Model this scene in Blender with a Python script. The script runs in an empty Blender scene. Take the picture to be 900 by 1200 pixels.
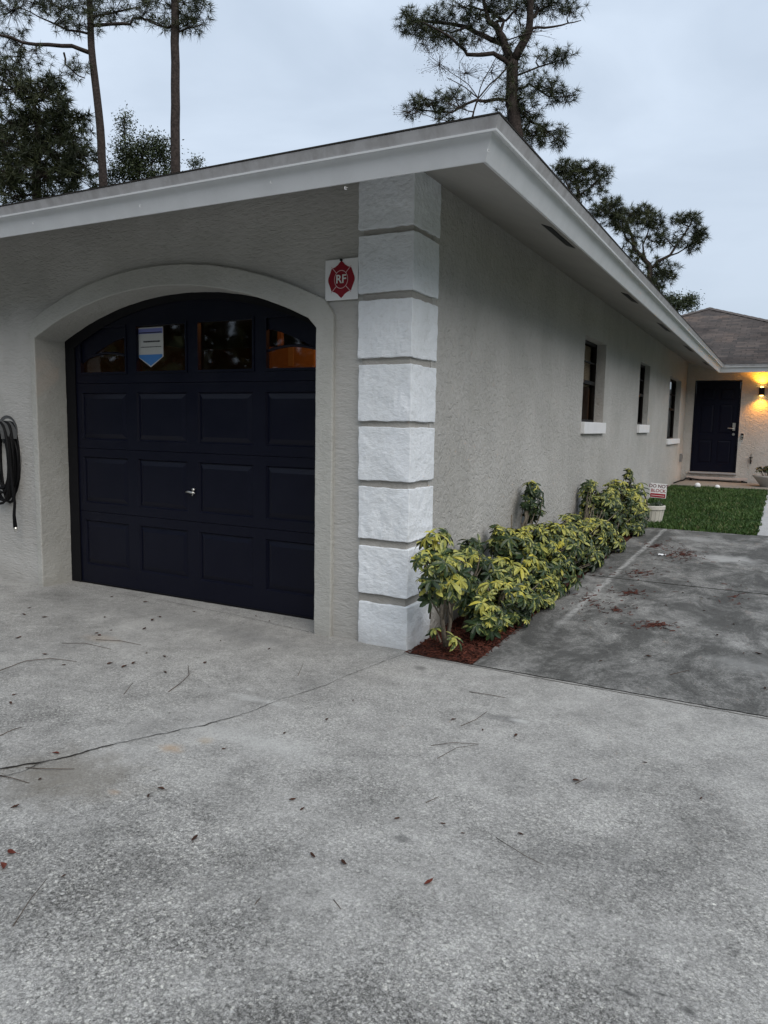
import bpy, bmesh, math, random
from mathutils import Vector, Matrix, noise

scene = bpy.context.scene
COL = scene.collection
R = math.radians
random.seed(7)

# ------------------------------------------------------------------ camera
CAM = Vector((1.98642454, -4.08962444, 1.4052486))
CR = Vector((0.8820715, 0.47077636, 0.01787439))
CU = Vector((-0.07052029, 0.09442725, 0.99303091))
CF = Vector((-0.46580765, 0.87718477, -0.11649087))
FPX = 874.492580901726
cam_data = bpy.data.cameras.new('camera')
cam = bpy.data.objects.new('camera', cam_data)
COL.objects.link(cam)
M = Matrix((CR, CU, -CF)).transposed().to_4x4()
M.translation = CAM
cam.matrix_world = M
cam_data.sensor_fit = 'VERTICAL'
cam_data.sensor_height = 24.0
cam_data.lens = 24.0 * FPX / 1200.0
cam_data.clip_start = 0.05
cam_data.clip_end = 2000
scene.camera = cam

# ------------------------------------------------------------------ world, sun, exposure
SUN_EL, SUN_AZ = 45.0, (0.80, -0.60)
world = bpy.data.worlds.new('World')
scene.world = world
world.use_nodes = True
nt = world.node_tree
nt.nodes.clear()
N, L = nt.nodes.new, nt.links.new
out = N('ShaderNodeOutputWorld'); bg = N('ShaderNodeBackground')
bg.inputs['Strength'].default_value = 0.1
sky = N('ShaderNodeTexSky'); sky.sky_type = 'NISHITA'; sky.sun_disc = False
sky.sun_elevation = R(SUN_EL); sky.sun_rotation = math.atan2(SUN_AZ[0], SUN_AZ[1])
tc = N('ShaderNodeTexCoord')
mp = N('ShaderNodeMapping'); mp.inputs['Scale'].default_value = (1.0, 1.0, 2.6)
L(tc.outputs['Generated'], mp.inputs['Vector'])
nz = N('ShaderNodeTexNoise'); nz.inputs['Scale'].default_value = 3.1; nz.inputs['Detail'].default_value = 5; nz.inputs['Roughness'].default_value = 0.5
nz.inputs['Distortion'].default_value = 0.4
L(mp.outputs['Vector'], nz.inputs['Vector'])
cr = N('ShaderNodeValToRGB')
cr.color_ramp.elements[0].position = 0.30; cr.color_ramp.elements[0].color = (3.55, 4.15, 4.95, 1)
cr.color_ramp.elements[1].position = 0.62; cr.color_ramp.elements[1].color = (4.4, 5.05, 5.9, 1)
L(nz.outputs['Fac'], cr.inputs['Fac'])
sep = N('ShaderNodeSeparateXYZ'); L(tc.outputs['Generated'], sep.inputs[0])
mr = N('ShaderNodeMapRange'); mr.inputs['From Min'].default_value = 0.0; mr.inputs['From Max'].default_value = 1.0
mr.inputs['To Min'].default_value = 0.86; mr.inputs['To Max'].default_value = 1.45
L(sep.outputs['Z'], mr.inputs['Value'])
mul = N('ShaderNodeVectorMath'); mul.operation = 'SCALE'
L(cr.outputs['Color'], mul.inputs[0]); L(mr.outputs['Result'], mul.inputs['Scale'])
mx = N('ShaderNodeMix'); mx.data_type = 'RGBA'; mx.inputs['Factor'].default_value = 0.92
L(sky.outputs['Color'], mx.inputs[6]); L(mul.outputs['Vector'], mx.inputs[7])
L(mx.outputs[2], bg.inputs['Color']); L(bg.outputs[0], out.inputs['Surface'])

sd = bpy.data.lights.new('sun', 'SUN')
sd.energy = 1.5; sd.angle = R(55); sd.color = (1.0, 0.925, 0.83)
sun = bpy.data.objects.new('sun', sd); COL.objects.link(sun)
sv = Vector((SUN_AZ[0] * math.cos(R(SUN_EL)), SUN_AZ[1] * math.cos(R(SUN_EL)), math.sin(R(SUN_EL))))
sun.rotation_euler = sv.to_track_quat('Z', 'Y').to_euler()
sun.location = (6, -8, 12)

scene.view_settings.view_transform = 'Standard'
scene.view_settings.look = 'None'
scene.view_settings.exposure = 0.60
scene.view_settings.gamma = 1.0
scene.view_settings.use_curve_mapping = False

# ------------------------------------------------------------------ where a point of the photograph lies on a real surface
def ray(px, py):
    return CF + CR * ((px - 450) / FPX) - CU * ((py - 600) / FPX)
def on_x(px, py, X):
    d = ray(px, py); return CAM + d * ((X - CAM.x) / d.x)
def on_y(px, py, Y):
    d = ray(px, py); return CAM + d * ((Y - CAM.y) / d.y)
def at(px, py, dep):
    return CAM + ray(px, py) * dep
def gz(y):
    return min(max(y, 0.0), 14.0) * 0.02
def on_ground(px, py):
    d = ray(px, py)
    P = CAM + d * (-CAM.z / d.z)
    if P.y <= 0: return P
    return CAM + d * ((0.02 * CAM.y - CAM.z) / (d.z - 0.02 * d.y))

# ------------------------------------------------------------------ mesh helpers
class MB:
    def __init__(s):
        s.v = []; s.f = []; s.m = []; s.uv = None; s.rnd = None
    def add(s, vs, fs, mi=0):
        o = len(s.v)
        s.v += [tuple(p) for p in vs]
        for f in fs:
            s.f.append(tuple(i + o for i in f)); s.m.append(mi)
    def box(s, x0, x1, y0, y1, z0, z1, mi=0):
        s.add([(x0, y0, z0), (x1, y0, z0), (x1, y1, z0), (x0, y1, z0), (x0, y0, z1), (x1, y0, z1), (x1, y1, z1), (x0, y1, z1)],
              [(3, 2, 1, 0), (4, 5, 6, 7), (0, 1, 5, 4), (1, 2, 6, 5), (2, 3, 7, 6), (3, 0, 4, 7)], mi)
    def tube(s, pts, rad, n=8, mi=0, cap=True):
        pts = [Vector(p) for p in pts]
        if not hasattr(rad, '__len__'): rad = [rad] * len(pts)
        vs = []; fs = []
        prev = None
        for i, p in enumerate(pts):
            a = pts[max(i - 1, 0)]; b = pts[min(i + 1, len(pts) - 1)]
            t = (b - a).normalized() if (b - a).length > 1e-9 else Vector((0, 0, 1))
            if prev is None:
                u = t.cross(Vector((0.13, 0.31, 0.94)))
                if u.length < 1e-3: u = t.cross(Vector((1, 0, 0)))
            else:
                u = prev - t * prev.dot(t)
            u.normalize(); prev = u
            w = t.cross(u)
            for k in range(n):
                an = 2 * math.pi * k / n
                vs.append(p + (u * math.cos(an) + w * math.sin(an)) * rad[i])
        for i in range(len(pts) - 1):
            for k in range(n):
                a = i * n + k; b = i * n + (k + 1) % n
                fs.append((a, b, b + n, a + n))
        if cap:
            fs.append(tuple(reversed(range(n)))); fs.append(tuple(range((len(pts) - 1) * n, len(pts) * n)))
        s.add(vs, fs, mi)
    def lathe(s, prof, c=(0, 0, 0), n=28, mi=0):
        vs = []; fs = []
        for r, z in prof:
            for k in range(n):
                a = 2 * math.pi * k / n
                vs.append((c[0] + r * math.cos(a), c[1] + r * math.sin(a), c[2] + z))
        for i in range(len(prof) - 1):
            for k in range(n):
                a = i * n + k; b = i * n + (k + 1) % n
                fs.append((a, b, b + n, a + n))
        s.add(vs, fs, mi)
    def prism(s, poly, y0, y1, mi=0):       # poly in (x,z), counter clockwise seen from -Y
        n = len(poly)
        vs = [(x, y0, z) for x, z in poly] + [(x, y1, z) for x, z in poly]
        fs = [tuple(range(n)), tuple(reversed(range(n, 2 * n)))]
        for i in range(n):
            j = (i + 1) % n
            fs.append((i, i + n, j + n, j))
        s.add(vs, fs, mi)
    def build(s, name, mats, parent=None, smooth=False):
        me = bpy.data.meshes.new(name)
        me.from_pydata(s.v, [], s.f)
        if not isinstance(mats, (list, tuple)): mats = [mats]
        for m in mats: me.materials.append(m)
        me.polygons.foreach_set('material_index', s.m)
        if smooth: me.polygons.foreach_set('use_smooth', [True] * len(s.f))
        if s.uv is not None:
            ul = me.uv_layers.new(name='UVMap')
            fl = []
            for p in s.uv: fl += p
            ul.data.foreach_set('uv', fl)
        if s.rnd is not None:
            at_ = me.attributes.new('rnd', 'FLOAT', 'FACE')
            at_.data.foreach_set('value', s.rnd)
        me.update()
        o = bpy.data.objects.new(name, me)
        COL.objects.link(o)
        if parent is not None: o.parent = parent
        return o

def bevel(o, w, seg=2):
    m = o.modifiers.new('bevel', 'BEVEL'); m.width = w; m.segments = seg; m.limit_method = 'ANGLE'; m.angle_limit = R(40)
    return o
def tag(o, label=None, cat=None, group=None, kind=None):
    if label: o['label'] = label
    if cat: o['category'] = cat
    if group: o['group'] = group
    if kind: o['kind'] = kind
    return o
def empty(name, loc=(0, 0, 0)):
    e = bpy.data.objects.new(name, None); e.empty_display_size = 0.1
    COL.objects.link(e); e.location = loc
    return e
def local(mb, loc):
    lx, ly, lz = loc
    mb.v = [(x - lx, y - ly, z - lz) for x, y, z in mb.v]
    return mb
def rough_edges(o, cuts_len, amp, freq, seed=0.0):
    """cut the faces into small cells and move them a little, as hand trowelled stucco"""
    bm = bmesh.new(); bm.from_mesh(o.data)
    for _ in range(8):
        es = [e for e in bm.edges if e.calc_length() > cuts_len]
        if not es: break
        bmesh.ops.subdivide_edges(bm, edges=es, cuts=1, use_grid_fill=True)
    bm.normal_update()
    for v in bm.verts:
        p = v.co * freq + Vector((seed, seed * 1.7, 0))
        v.co += noise.noise_vector(p) * amp + noise.noise_vector(p * 3.1) * amp * 0.5
    bm.to_mesh(o.data); bm.free(); o.data.update()

# ------------------------------------------------------------------ materials
MATS = {}
def mat(name, color=(0.5, 0.5, 0.5), rough=0.8, spec=0.3, metal=0.0):
    m = bpy.data.materials.new(name); m.use_nodes = True
    b = m.node_tree.nodes['Principled BSDF']
    b.inputs['Base Color'].default_value = (*color, 1); b.inputs['Roughness'].default_value = rough
    b.inputs['Specular IOR Level'].default_value = spec; b.inputs['Metallic'].default_value = metal
    MATS[name] = m
    return m
def nodes(m):
    t = m.node_tree
    return t, t.nodes.new, t.links.new, t.nodes['Principled BSDF']
def ramp(t, stops):
    r = t.nodes.new('ShaderNodeValToRGB'); e = r.color_ramp.elements
    while len(e) < len(stops): e.new(0.5)
    for i, (p, c) in enumerate(stops):
        e[i].position = p; e[i].color = (*c, 1) if len(c) == 3 else c
    return r
def noise_node(t, vec, scale, detail=4, rough=0.55, dist=0.0):
    n = t.nodes.new('ShaderNodeTexNoise'); n.inputs['Scale'].default_value = scale
    n.inputs['Detail'].default_value = detail; n.inputs['Roughness'].default_value = rough; n.inputs['Distortion'].default_value = dist
    t.links.new(vec, n.inputs['Vector']); return n
def mixc(t, fac, a, b, mode='MIX'):
    m = t.nodes.new('ShaderNodeMix'); m.data_type = 'RGBA'; m.blend_type = mode
    for sock, val in ((m.inputs['Factor'], fac), (m.inputs[6], a), (m.inputs[7], b)):
        if hasattr(val, 'links'): t.links.new(val, sock)
        elif isinstance(val, (int, float)): sock.default_value = val
        else: sock.default_value = (*val, 1)
    return m.outputs[2]
def math_node(t, op, a, b=None, c=None, clamp=False):
    m = t.nodes.new('ShaderNodeMath'); m.operation = op; m.use_clamp = clamp
    for i, v in enumerate((a, b, c)):
        if v is None: continue
        if hasattr(v, 'links'): t.links.new(v, m.inputs[i])
        else: m.inputs[i].default_value = v
    return m.outputs[0]
def obj_vec(t, scale=None, world=True):
    if world:
        g = t.nodes.new('ShaderNodeNewGeometry'); v = g.outputs['Position']
    else:
        v = t.nodes.new('ShaderNodeTexCoord').outputs['Object']
    if scale:
        m = t.nodes.new('ShaderNodeMapping'); m.inputs['Scale'].default_value = scale
        t.links.new(v, m.inputs['Vector']); v = m.outputs['Vector']
    return v
def bump(t, b, height, strength=0.5, dist=0.01):
    bn = t.nodes.new('ShaderNodeBump'); bn.inputs['Strength'].default_value = strength; bn.inputs['Distance'].default_value = dist
    t.links.new(height, bn.inputs['Height']); t.links.new(bn.outputs['Normal'], b.inputs['Normal'])

def stucco(name, c, var=0.12, b_strength=0.6, streak=(1, 1, 1.8), bd=0.012, spec=0.25, dirt=0.35, chipk=0.0):
    m = mat(name, c, 0.85, spec); t, N_, L_, b = nodes(m)
    v = obj_vec(t); vs = obj_vec(t, streak)
    n1 = noise_node(t, v, 1.3, 5, 0.6); n2 = noise_node(t, vs, 26, 5, 0.6, 0.6); n3 = noise_node(t, vs, 75, 3, 0.6)
    r1 = ramp(t, [(0.3, tuple(x * (1 - var) for x in c)), (0.7, tuple(min(1, x * (1 + var * 0.6)) for x in c))])
    L_(n1.outputs['Fac'], r1.inputs['Fac'])
    sp = ramp(t, [(0.32, (0.80, 0.79, 0.77)), (0.48, (1, 1, 1))]); L_(n2.outputs['Fac'], sp.inputs['Fac'])
    col = mixc(t, 0.45, r1.outputs['Color'], sp.outputs['Color'], 'MULTIPLY')
    st_ = noise_node(t, obj_vec(t, (4, 4, 0.5)), 1.0, 5, 0.62); str_ = ramp(t, [(0.36, (0.86, 0.85, 0.83)), (0.56, (1, 1, 1))]); L_(st_.outputs['Fac'], str_.inputs['Fac'])
    col = mixc(t, 0.28, col, str_.outputs['Color'], 'MULTIPLY')
    pa_ = noise_node(t, v, 0.7, 3, 0.5, 1.0); par_ = ramp(t, [(0.47, (0.95, 0.95, 0.94)), (0.50, (1.03, 1.03, 1.03))]); L_(pa_.outputs['Fac'], par_.inputs['Fac'])
    col = mixc(t, 0.6, col, par_.outputs['Color'], 'MULTIPLY')
    # splash dirt close to the ground, broken up by noise
    sx = N_('ShaderNodeSeparateXYZ'); L_(v, sx.inputs[0])
    hg = math_node(t, 'SUBTRACT', sx.outputs['Z'], math_node(t, 'MULTIPLY', sx.outputs['Y'], 0.02))
    n4 = noise_node(t, v, 7, 4, 0.6)
    dm = math_node(t, 'SUBTRACT', math_node(t, 'MULTIPLY', n4.outputs['Fac'], 0.30), hg)
    dm = math_node(t, 'MULTIPLY', dm, 4.0, clamp=True)
    dm = math_node(t, 'MULTIPLY', dm, dirt)
    col = mixc(t, dm, col, (0.17, 0.15, 0.125))
    L_(col, b.inputs['Base Color'])
    vo = N_('ShaderNodeTexVoronoi'); vo.inputs['Scale'].default_value = 38; L_(vs, vo.inputs['Vector'])
    h = math_node(t, 'ADD', math_node(t, 'MULTIPLY', n2.outputs['Fac'], 1.0), math_node(t, 'MULTIPLY', n3.outputs['Fac'], 0.45))
    h = math_node(t, 'ADD', h, math_node(t, 'MULTIPLY', vo.outputs['Distance'], 0.25))
    n5 = noise_node(t, vs, 15, 4, 0.55, 1.2)
    chip = ramp(t, [(0.40, (0, 0, 0)), (0.50, (1, 1, 1))]); L_(n5.outputs['Fac'], chip.inputs['Fac'])
    h = math_node(t, 'ADD', h, math_node(t, 'MULTIPLY', chip.outputs['Color'], chipk))
    bump(t, b, h, b_strength, bd)
    return m

M_WALL = stucco('stucco_front', (0.47, 0.464, 0.447), b_strength=0.55, streak=(0.55, 1, 1.6), chipk=0.12)
M_SIDE = stucco('stucco_side', (0.47, 0.464, 0.447), streak=(1, 1, 1), b_strength=0.8, bd=0.012, chipk=0.38)
M_TRIM = stucco('stucco_trim', (0.46, 0.46, 0.435), b_strength=0.45)
M_QUOIN = stucco('white_stucco', (0.82, 0.86, 0.91), var=0.07, b_strength=0.42, dirt=0.5)
M_GROOVE = stucco('groove_stucco', (0.40, 0.385, 0.36), dirt=0.3)

def painted(name, c, rough=0.5, spec=0.35, dirt=None, dscale=6.0, amount=0.5, streak=(1, 1, 1)):
    m = mat(name, c, rough, spec); t, N_, L_, b = nodes(m)
    v = obj_vec(t, streak)
    n1 = noise_node(t, v, dscale, 6, 0.65)
    d = dirt or tuple(x * 0.72 for x in c)
    r = ramp(t, [(0.42, (0, 0, 0)), (0.72, (1, 1, 1))]); L_(n1.outputs['Fac'], r.inputs['Fac'])
    f = math_node(t, 'MULTIPLY', r.outputs['Color'], amount)
    L_(mixc(t, f, c, d), b.inputs['Base Color'])
    n2 = noise_node(t, v, 55, 3)
    bump(t, b, n2.outputs['Fac'], 0.12, 0.004)
    L_(math_node(t, 'MULTIPLY_ADD', n1.outputs['Fac'], 0.25, rough - 0.12), b.inputs['Roughness'])
    return m
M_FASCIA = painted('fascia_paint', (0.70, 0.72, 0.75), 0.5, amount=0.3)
M_DRIP = painted('drip_board_paint', (0.44, 0.44, 0.455), 0.6, dirt=(0.17, 0.16, 0.155), dscale=4.0, amount=0.6, streak=(2, 2, 0.9))
M_DRIPEDGE = painted('drip_edge_highlight', (0.85, 0.87, 0.9), 0.4, amount=0.2)  # drip edge whose near-white colour paints in the lit line under the board
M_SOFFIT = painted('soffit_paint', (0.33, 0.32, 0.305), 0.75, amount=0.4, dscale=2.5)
M_NAVY = painted('navy_paint', (0.0026, 0.0034, 0.0115), 0.36, 0.24, dirt=(0.006, 0.007, 0.016), dscale=3, amount=0.5)
M_NAVY2 = painted('navy_gloss_paint', (0.0024, 0.0032, 0.0115), 0.4, 0.18, amount=0.3)
M_BLACK = mat('black_weather_strip', (0.006, 0.006, 0.008), 0.6, 0.2)
M_BRONZE = mat('dark_bronze_frame', (0.012, 0.010, 0.009), 0.55, 0.12)
M_CHROME = mat('brushed_nickel', (0.62, 0.61, 0.58), 0.3, 0.5, 1.0)
M_WHITE = painted('white_paint', (0.80, 0.81, 0.83), 0.5, amount=0.25)
M_BLIND = mat('beige_blind', (0.66, 0.52, 0.36), 0.8)
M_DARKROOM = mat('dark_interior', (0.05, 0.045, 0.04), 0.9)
M_GARAGE = mat('garage_interior', (0.22, 0.19, 0.16), 0.9)

def glass(name, tint=(0.55, 0.55, 0.55), ior=1.45, refl=0.9):
    m = bpy.data.materials.new(name); m.use_nodes = True; t = m.node_tree
    t.nodes.clear(); o = t.nodes.new('ShaderNodeOutputMaterial')
    tr = t.nodes.new('ShaderNodeBsdfTransparent'); tr.inputs[0].default_value = (*tint, 1)
    gl = t.nodes.new('ShaderNodeBsdfGlossy'); gl.inputs['Roughness'].default_value = 0.03; gl.inputs['Color'].default_value = (refl, refl * 1.02, refl * 1.05, 1)
    fr = t.nodes.new('ShaderNodeFresnel'); fr.inputs['IOR'].default_value = ior
    v = obj_vec(t); n = noise_node(t, v, 2.2, 2)
    bn = t.nodes.new('ShaderNodeBump'); bn.inputs['Strength'].default_value = 0.05; bn.inputs['Distance'].default_value = 0.02
    t.links.new(n.outputs['Fac'], bn.inputs['Height']); t.links.new(bn.outputs['Normal'], gl.inputs['Normal'])
    mx_ = t.nodes.new('ShaderNodeMixShader')
    t.links.new(fr.outputs[0], mx_.inputs[0]); t.links.new(tr.outputs[0], mx_.inputs[1]); t.links.new(gl.outputs[0], mx_.inputs[2])
    t.links.new(mx_.outputs[0], o.inputs['Surface'])
    return m
M_GLASS = glass('window_glass', (0.55, 0.52, 0.5), 1.75)
M_GLASS2 = glass('side_window_glass', (0.75, 0.75, 0.75), 1.25, 0.25)

# shingles: uv in metres, u along the eave, v up the slope
def shingle_mat():
    m = mat('brown_shingles', (0.1, 0.085, 0.075), 0.9, 0.2); t, N_, L_, b = nodes(m)
    uv = N_('ShaderNodeTexCoord').outputs['UV']
    br = N_('ShaderNodeTexBrick'); br.inputs['Scale'].default_value = 1.0
    br.inputs['Brick Width'].default_value = 0.24; br.inputs['Row Height'].default_value = 0.145; br.inputs['Mortar Size'].default_value = 0.006
    br.inputs['Color1'].default_value = (0.105, 0.085, 0.075, 1); br.inputs['Color2'].default_value = (0.055, 0.048, 0.045, 1); br.inputs['Mortar'].default_value = (0.022, 0.02, 0.02, 1)
    br.offset = 0.37
    wn = noise_node(t, uv, 9.0, 2)
    wv = N_('ShaderNodeVectorMath'); wv.operation = 'MULTIPLY_ADD'
    L_(wn.outputs['Color'], wv.inputs[0]); wv.inputs[1].default_value = (0.14, 0.05, 0); L_(uv, wv.inputs[2])
    L_(wv.outputs[0], br.inputs['Vector'])
    n = noise_node(t, uv, 0.9, 5, 0.65)
    r = ramp(t, [(0.33, (0.5, 0.47, 0.46)), (0.55, (1, 1, 1)), (0.75, (1.45, 1.25, 1.1))]); L_(n.outputs['Fac'], r.inputs['Fac'])
    L_(mixc(t, 1.0, br.outputs['Color'], r.outputs['Color'], 'MULTIPLY'), b.inputs['Base Color'])
    n2 = noise_node(t, uv, 160, 2)
    sx = N_('ShaderNodeSeparateXYZ'); L_(uv, sx.inputs[0])
    saw = math_node(t, 'FRACT', math_node(t, 'DIVIDE', sx.outputs['Y'], 0.145))
    h = math_node(t, 'SUBTRACT', math_node(t, 'MULTIPLY', n2.outputs['Fac'], 0.3), saw)
    bump(t, b, h, 0.8, 0.012)
    return m
M_SHINGLE = shingle_mat()

def spot(t, pos, c, rx, ry, soft=0.6):
    """mask around a stain with a ragged rim"""
    m = t.nodes.new('ShaderNodeVectorMath'); m.operation = 'SUBTRACT'; t.links.new(pos, m.inputs[0]); m.inputs[1].default_value = (c[0], c[1], 0)
    d = t.nodes.new('ShaderNodeVectorMath'); d.operation = 'MULTIPLY'; t.links.new(m.outputs[0], d.inputs[0]); d.inputs[1].default_value = (1 / rx, 1 / ry, 0)
    ln = t.nodes.new('ShaderNodeVectorMath'); ln.operation = 'LENGTH'; t.links.new(d.outputs[0], ln.inputs[0])
    n = noise_node(t, pos, 7, 5, 0.65)
    v = math_node(t, 'ADD', ln.outputs['Value'], math_node(t, 'MULTIPLY_ADD', n.outputs['Fac'], 1.6, -0.8))
    mr_ = t.nodes.new('ShaderNodeMapRange'); mr_.interpolation_type = 'SMOOTHSTEP'
    mr_.inputs['From Min'].default_value = 1.0; mr_.inputs['From Max'].default_value = 1.0 - soft
    t.links.new(v, mr_.inputs['Value'])
    return mr_.outputs['Result']

def concrete(name, lo, hi, agg=0.6, mildew=0.0, stains=(), line=False):
    m = mat(name, hi, 0.9, 0.25); t, N_, L_, b = nodes(m)
    v = obj_vec(t)
    big = noise_node(t, v, 0.6, 8, 0.68, 0.5); mid = noise_node(t, v, 2.6, 9, 0.74, 0.3); fine = noise_node(t, v, 240, 2, 0.7)
    r = ramp(t, [(0.36, lo), (0.52, tuple(l_ * 0.35 + h_ * 0.65 for l_, h_ in zip(lo, hi))), (0.64, hi)])
    gr = noise_node(t, v, 13, 9, 0.78, 0.4)
    f = math_node(t, 'MULTIPLY_ADD', mid.outputs['Fac'], 0.42, math_node(t, 'MULTIPLY_ADD', gr.outputs['Fac'], 0.28, math_node(t, 'MULTIPLY', big.outputs['Fac'], 0.30)))
    L_(f, r.inputs['Fac'])
    col = r.outputs['Color']
    # exposed stone chips where the paste has worn away
    wear = noise_node(t, v, 0.8, 4, 0.6)
    wr = ramp(t, [(0.36, (0.35, 0.35, 0.35)), (0.6, (1, 1, 1))]); L_(wear.outputs['Fac'], wr.inputs['Fac'])
    if agg > 0.6:
        sy_ = N_('ShaderNodeSeparateXYZ'); L_(v, sy_.inputs[0])
        fd_ = N_('ShaderNodeMapRange'); fd_.inputs['From Min'].default_value = -0.4; fd_.inputs['From Max'].default_value = -2.6; fd_.inputs['To Min'].default_value = 0.42; fd_.inputs['To Max'].default_value = 1.0
        L_(math_node(t, 'ADD', sy_.outputs['Y'], math_node(t, 'MULTIPLY_ADD', wear.outputs['Fac'], 1.6, -0.8)), fd_.inputs['Value'])
        wear_f = math_node(t, 'MULTIPLY', wr.outputs['Color'], fd_.outputs['Result'])
    else: wear_f = wr.outputs['Color']
    warp = noise_node(t, v, 60, 2)
    wv = N_('ShaderNodeVectorMath'); wv.operation = 'MULTIPLY_ADD'; L_(warp.outputs['Color'], wv.inputs[0]); wv.inputs[1].default_value = (0.006, 0.006, 0.006); L_(v, wv.inputs[2])
    heights = None
    for sc, am in ((105, 0.62), (215, 0.62)):
        vo = N_('ShaderNodeTexVoronoi'); vo.inputs['Scale'].default_value = sc; L_(wv.outputs[0], vo.inputs['Vector'])
        sc_ = N_('ShaderNodeSeparateColor'); L_(vo.outputs['Color'], sc_.inputs[0])
        cell = ramp(t, [(0.0, (0.30, 0.30, 0.30)), (0.30, (0.72, 0.72, 0.72)), (0.60, (1.0, 1.0, 1.0)), (0.88, (1.15, 1.15, 1.13)), (0.95, (1.5, 1.5, 1.45)), (1.0, (1.9, 1.88, 1.8))])
        L_(sc_.outputs['Red'], cell.inputs['Fac'])
        fac = math_node(t, 'MULTIPLY', wear_f, agg * am)
        col = mixc(t, fac, col, cell.outputs['Color'], 'MULTIPLY')
        gap = ramp(t, [(0.42, (1, 1, 1)), (0.72, (0.25, 0.245, 0.24))]); L_(vo.outputs['Distance'], gap.inputs['Fac'])
        col = mixc(t, math_node(t, 'MULTIPLY', fac, 0.8), col, gap.outputs['Color'], 'MULTIPLY')
        h_ = math_node(t, 'MULTIPLY', math_node(t, 'SUBTRACT', 1.0, vo.outputs['Distance']), fac)
        heights = h_ if heights is None else math_node(t, 'ADD', heights, h_)
    fr_ = ramp(t, [(0.3, (0.78, 0.78, 0.78)), (0.7, (1.15, 1.15, 1.15))]); L_(fine.outputs['Fac'], fr_.inputs['Fac'])
    col = mixc(t, 0.7, col, fr_.outputs['Color'], 'MULTIPLY')
    # dark pores between the chips
    por = noise_node(t, v, 95, 5, 0.76, 0.8); porr = ramp(t, [(0.41, (0.17, 0.167, 0.16)), (0.51, (0.95, 0.95, 0.95)), (0.66, (1.22, 1.22, 1.21))]); pd_ = noise_node(t, v, 1.7, 7, 0.72, 0.4)
    L_(math_node(t, 'MULTIPLY_ADD', pd_.outputs['Fac'], 0.60, math_node(t, 'SUBTRACT', por.outputs['Fac'], 0.280)), porr.inputs['Fac'])
    col = mixc(t, math_node(t, 'MULTIPLY', wear_f, min(1.0, agg * 1.05)), col, porr.outputs['Color'], 'MULTIPLY')
    sto = N_('ShaderNodeTexVoronoi'); sto.inputs['Scale'].default_value = 85; L_(wv.outputs[0], sto.inputs['Vector'])
    sc2 = N_('ShaderNodeSeparateColor'); L_(sto.outputs['Color'], sc2.inputs[0])
    pick = ramp(t, [(0.955, (0, 0, 0)), (0.965, (1, 1, 1))]); L_(sc2.outputs['Green'], pick.inputs['Fac'])
    rim = ramp(t, [(0.40, (1, 1, 1)), (0.55, (0, 0, 0))]); L_(sto.outputs['Distance'], rim.inputs['Fac'])
    col = mixc(t, math_node(t, 'MULTIPLY', math_node(t, 'MULTIPLY', pick.outputs['Color'], rim.outputs['Color']), math_node(t, 'MULTIPLY', wear_f, agg * 0.5)), col, (0.66, 0.65, 0.62))
    # black pits
    pit = noise_node(t, v, 17, 5, 0.75); pr = ramp(t, [(0.30, (0.45, 0.45, 0.45)), (0.42, (1, 1, 1))]); L_(pit.outputs['Fac'], pr.inputs['Fac'])
    col = mixc(t, 0.7, col, pr.outputs['Color'], 'MULTIPLY')
    if mildew:
        vm = obj_vec(t, (1.0, 0.6, 1)); mm = noise_node(t, vm, 2.4, 10, 0.78, 0.4)
        mr2 = ramp(t, [(0.44, (1, 1, 1)), (0.60, (0, 0, 0))]); L_(mm.outputs['Fac'], mr2.inputs['Fac'])
        col = mixc(t, math_node(t, 'MULTIPLY', mr2.outputs['Color'], mildew), col, (0.035, 0.035, 0.033))
    for c, rx, ry, colr, am, soft in stains:
        k = math_node(t, 'MULTIPLY', spot(t, v, c, rx, ry, soft), am)
        col = mixc(t, k, col, colr)
    if line:      # pale worn line running along the slab
        sl_ = N_('ShaderNodeSeparateXYZ'); L_(v, sl_.inputs[0])
        wob = noise_node(t, v, 5, 4, 0.6)
        dx = math_node(t, 'ABSOLUTE', math_node(t, 'SUBTRACT', sl_.outputs['X'], math_node(t, 'MULTIPLY_ADD', sl_.outputs['Y'], 0.007, math_node(t, 'MULTIPLY_ADD', wob.outputs['Fac'], 0.05, 0.642))))
        lm_ = N_('ShaderNodeMapRange'); lm_.inputs['From Min'].default_value = 0.034; lm_.inputs['From Max'].default_value = 0.012; L_(dx, lm_.inputs['Value'])
        fy_ = N_('ShaderNodeMapRange'); fy_.inputs['From Min'].default_value = 0.6; fy_.inputs['From Max'].default_value = 1.6; L_(sl_.outputs['Y'], fy_.inputs['Value'])
        gr_ = noise_node(t, v, 26, 4, 0.7); grr = ramp(t, [(0.38, (0.15, 0.15, 0.15)), (0.6, (1, 1, 1))]); L_(gr_.outputs['Fac'], grr.inputs['Fac'])
        k = math_node(t, 'MULTIPLY', math_node(t, 'MULTIPLY', lm_.outputs['Result'], fy_.outputs['Result']), grr.outputs['Color'])
        col = mixc(t, math_node(t, 'MULTIPLY', k, 0.8), col, (0.42, 0.42, 0.41))
    L_(col, b.inputs['Base Color'])
    h = math_node(t, 'ADD', math_node(t, 'MULTIPLY', heights, 0.9), math_node(t, 'MULTIPLY', fine.outputs['Fac'], 0.25))
    bump(t, b, h, 0.55, 0.006)
    return m

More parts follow.
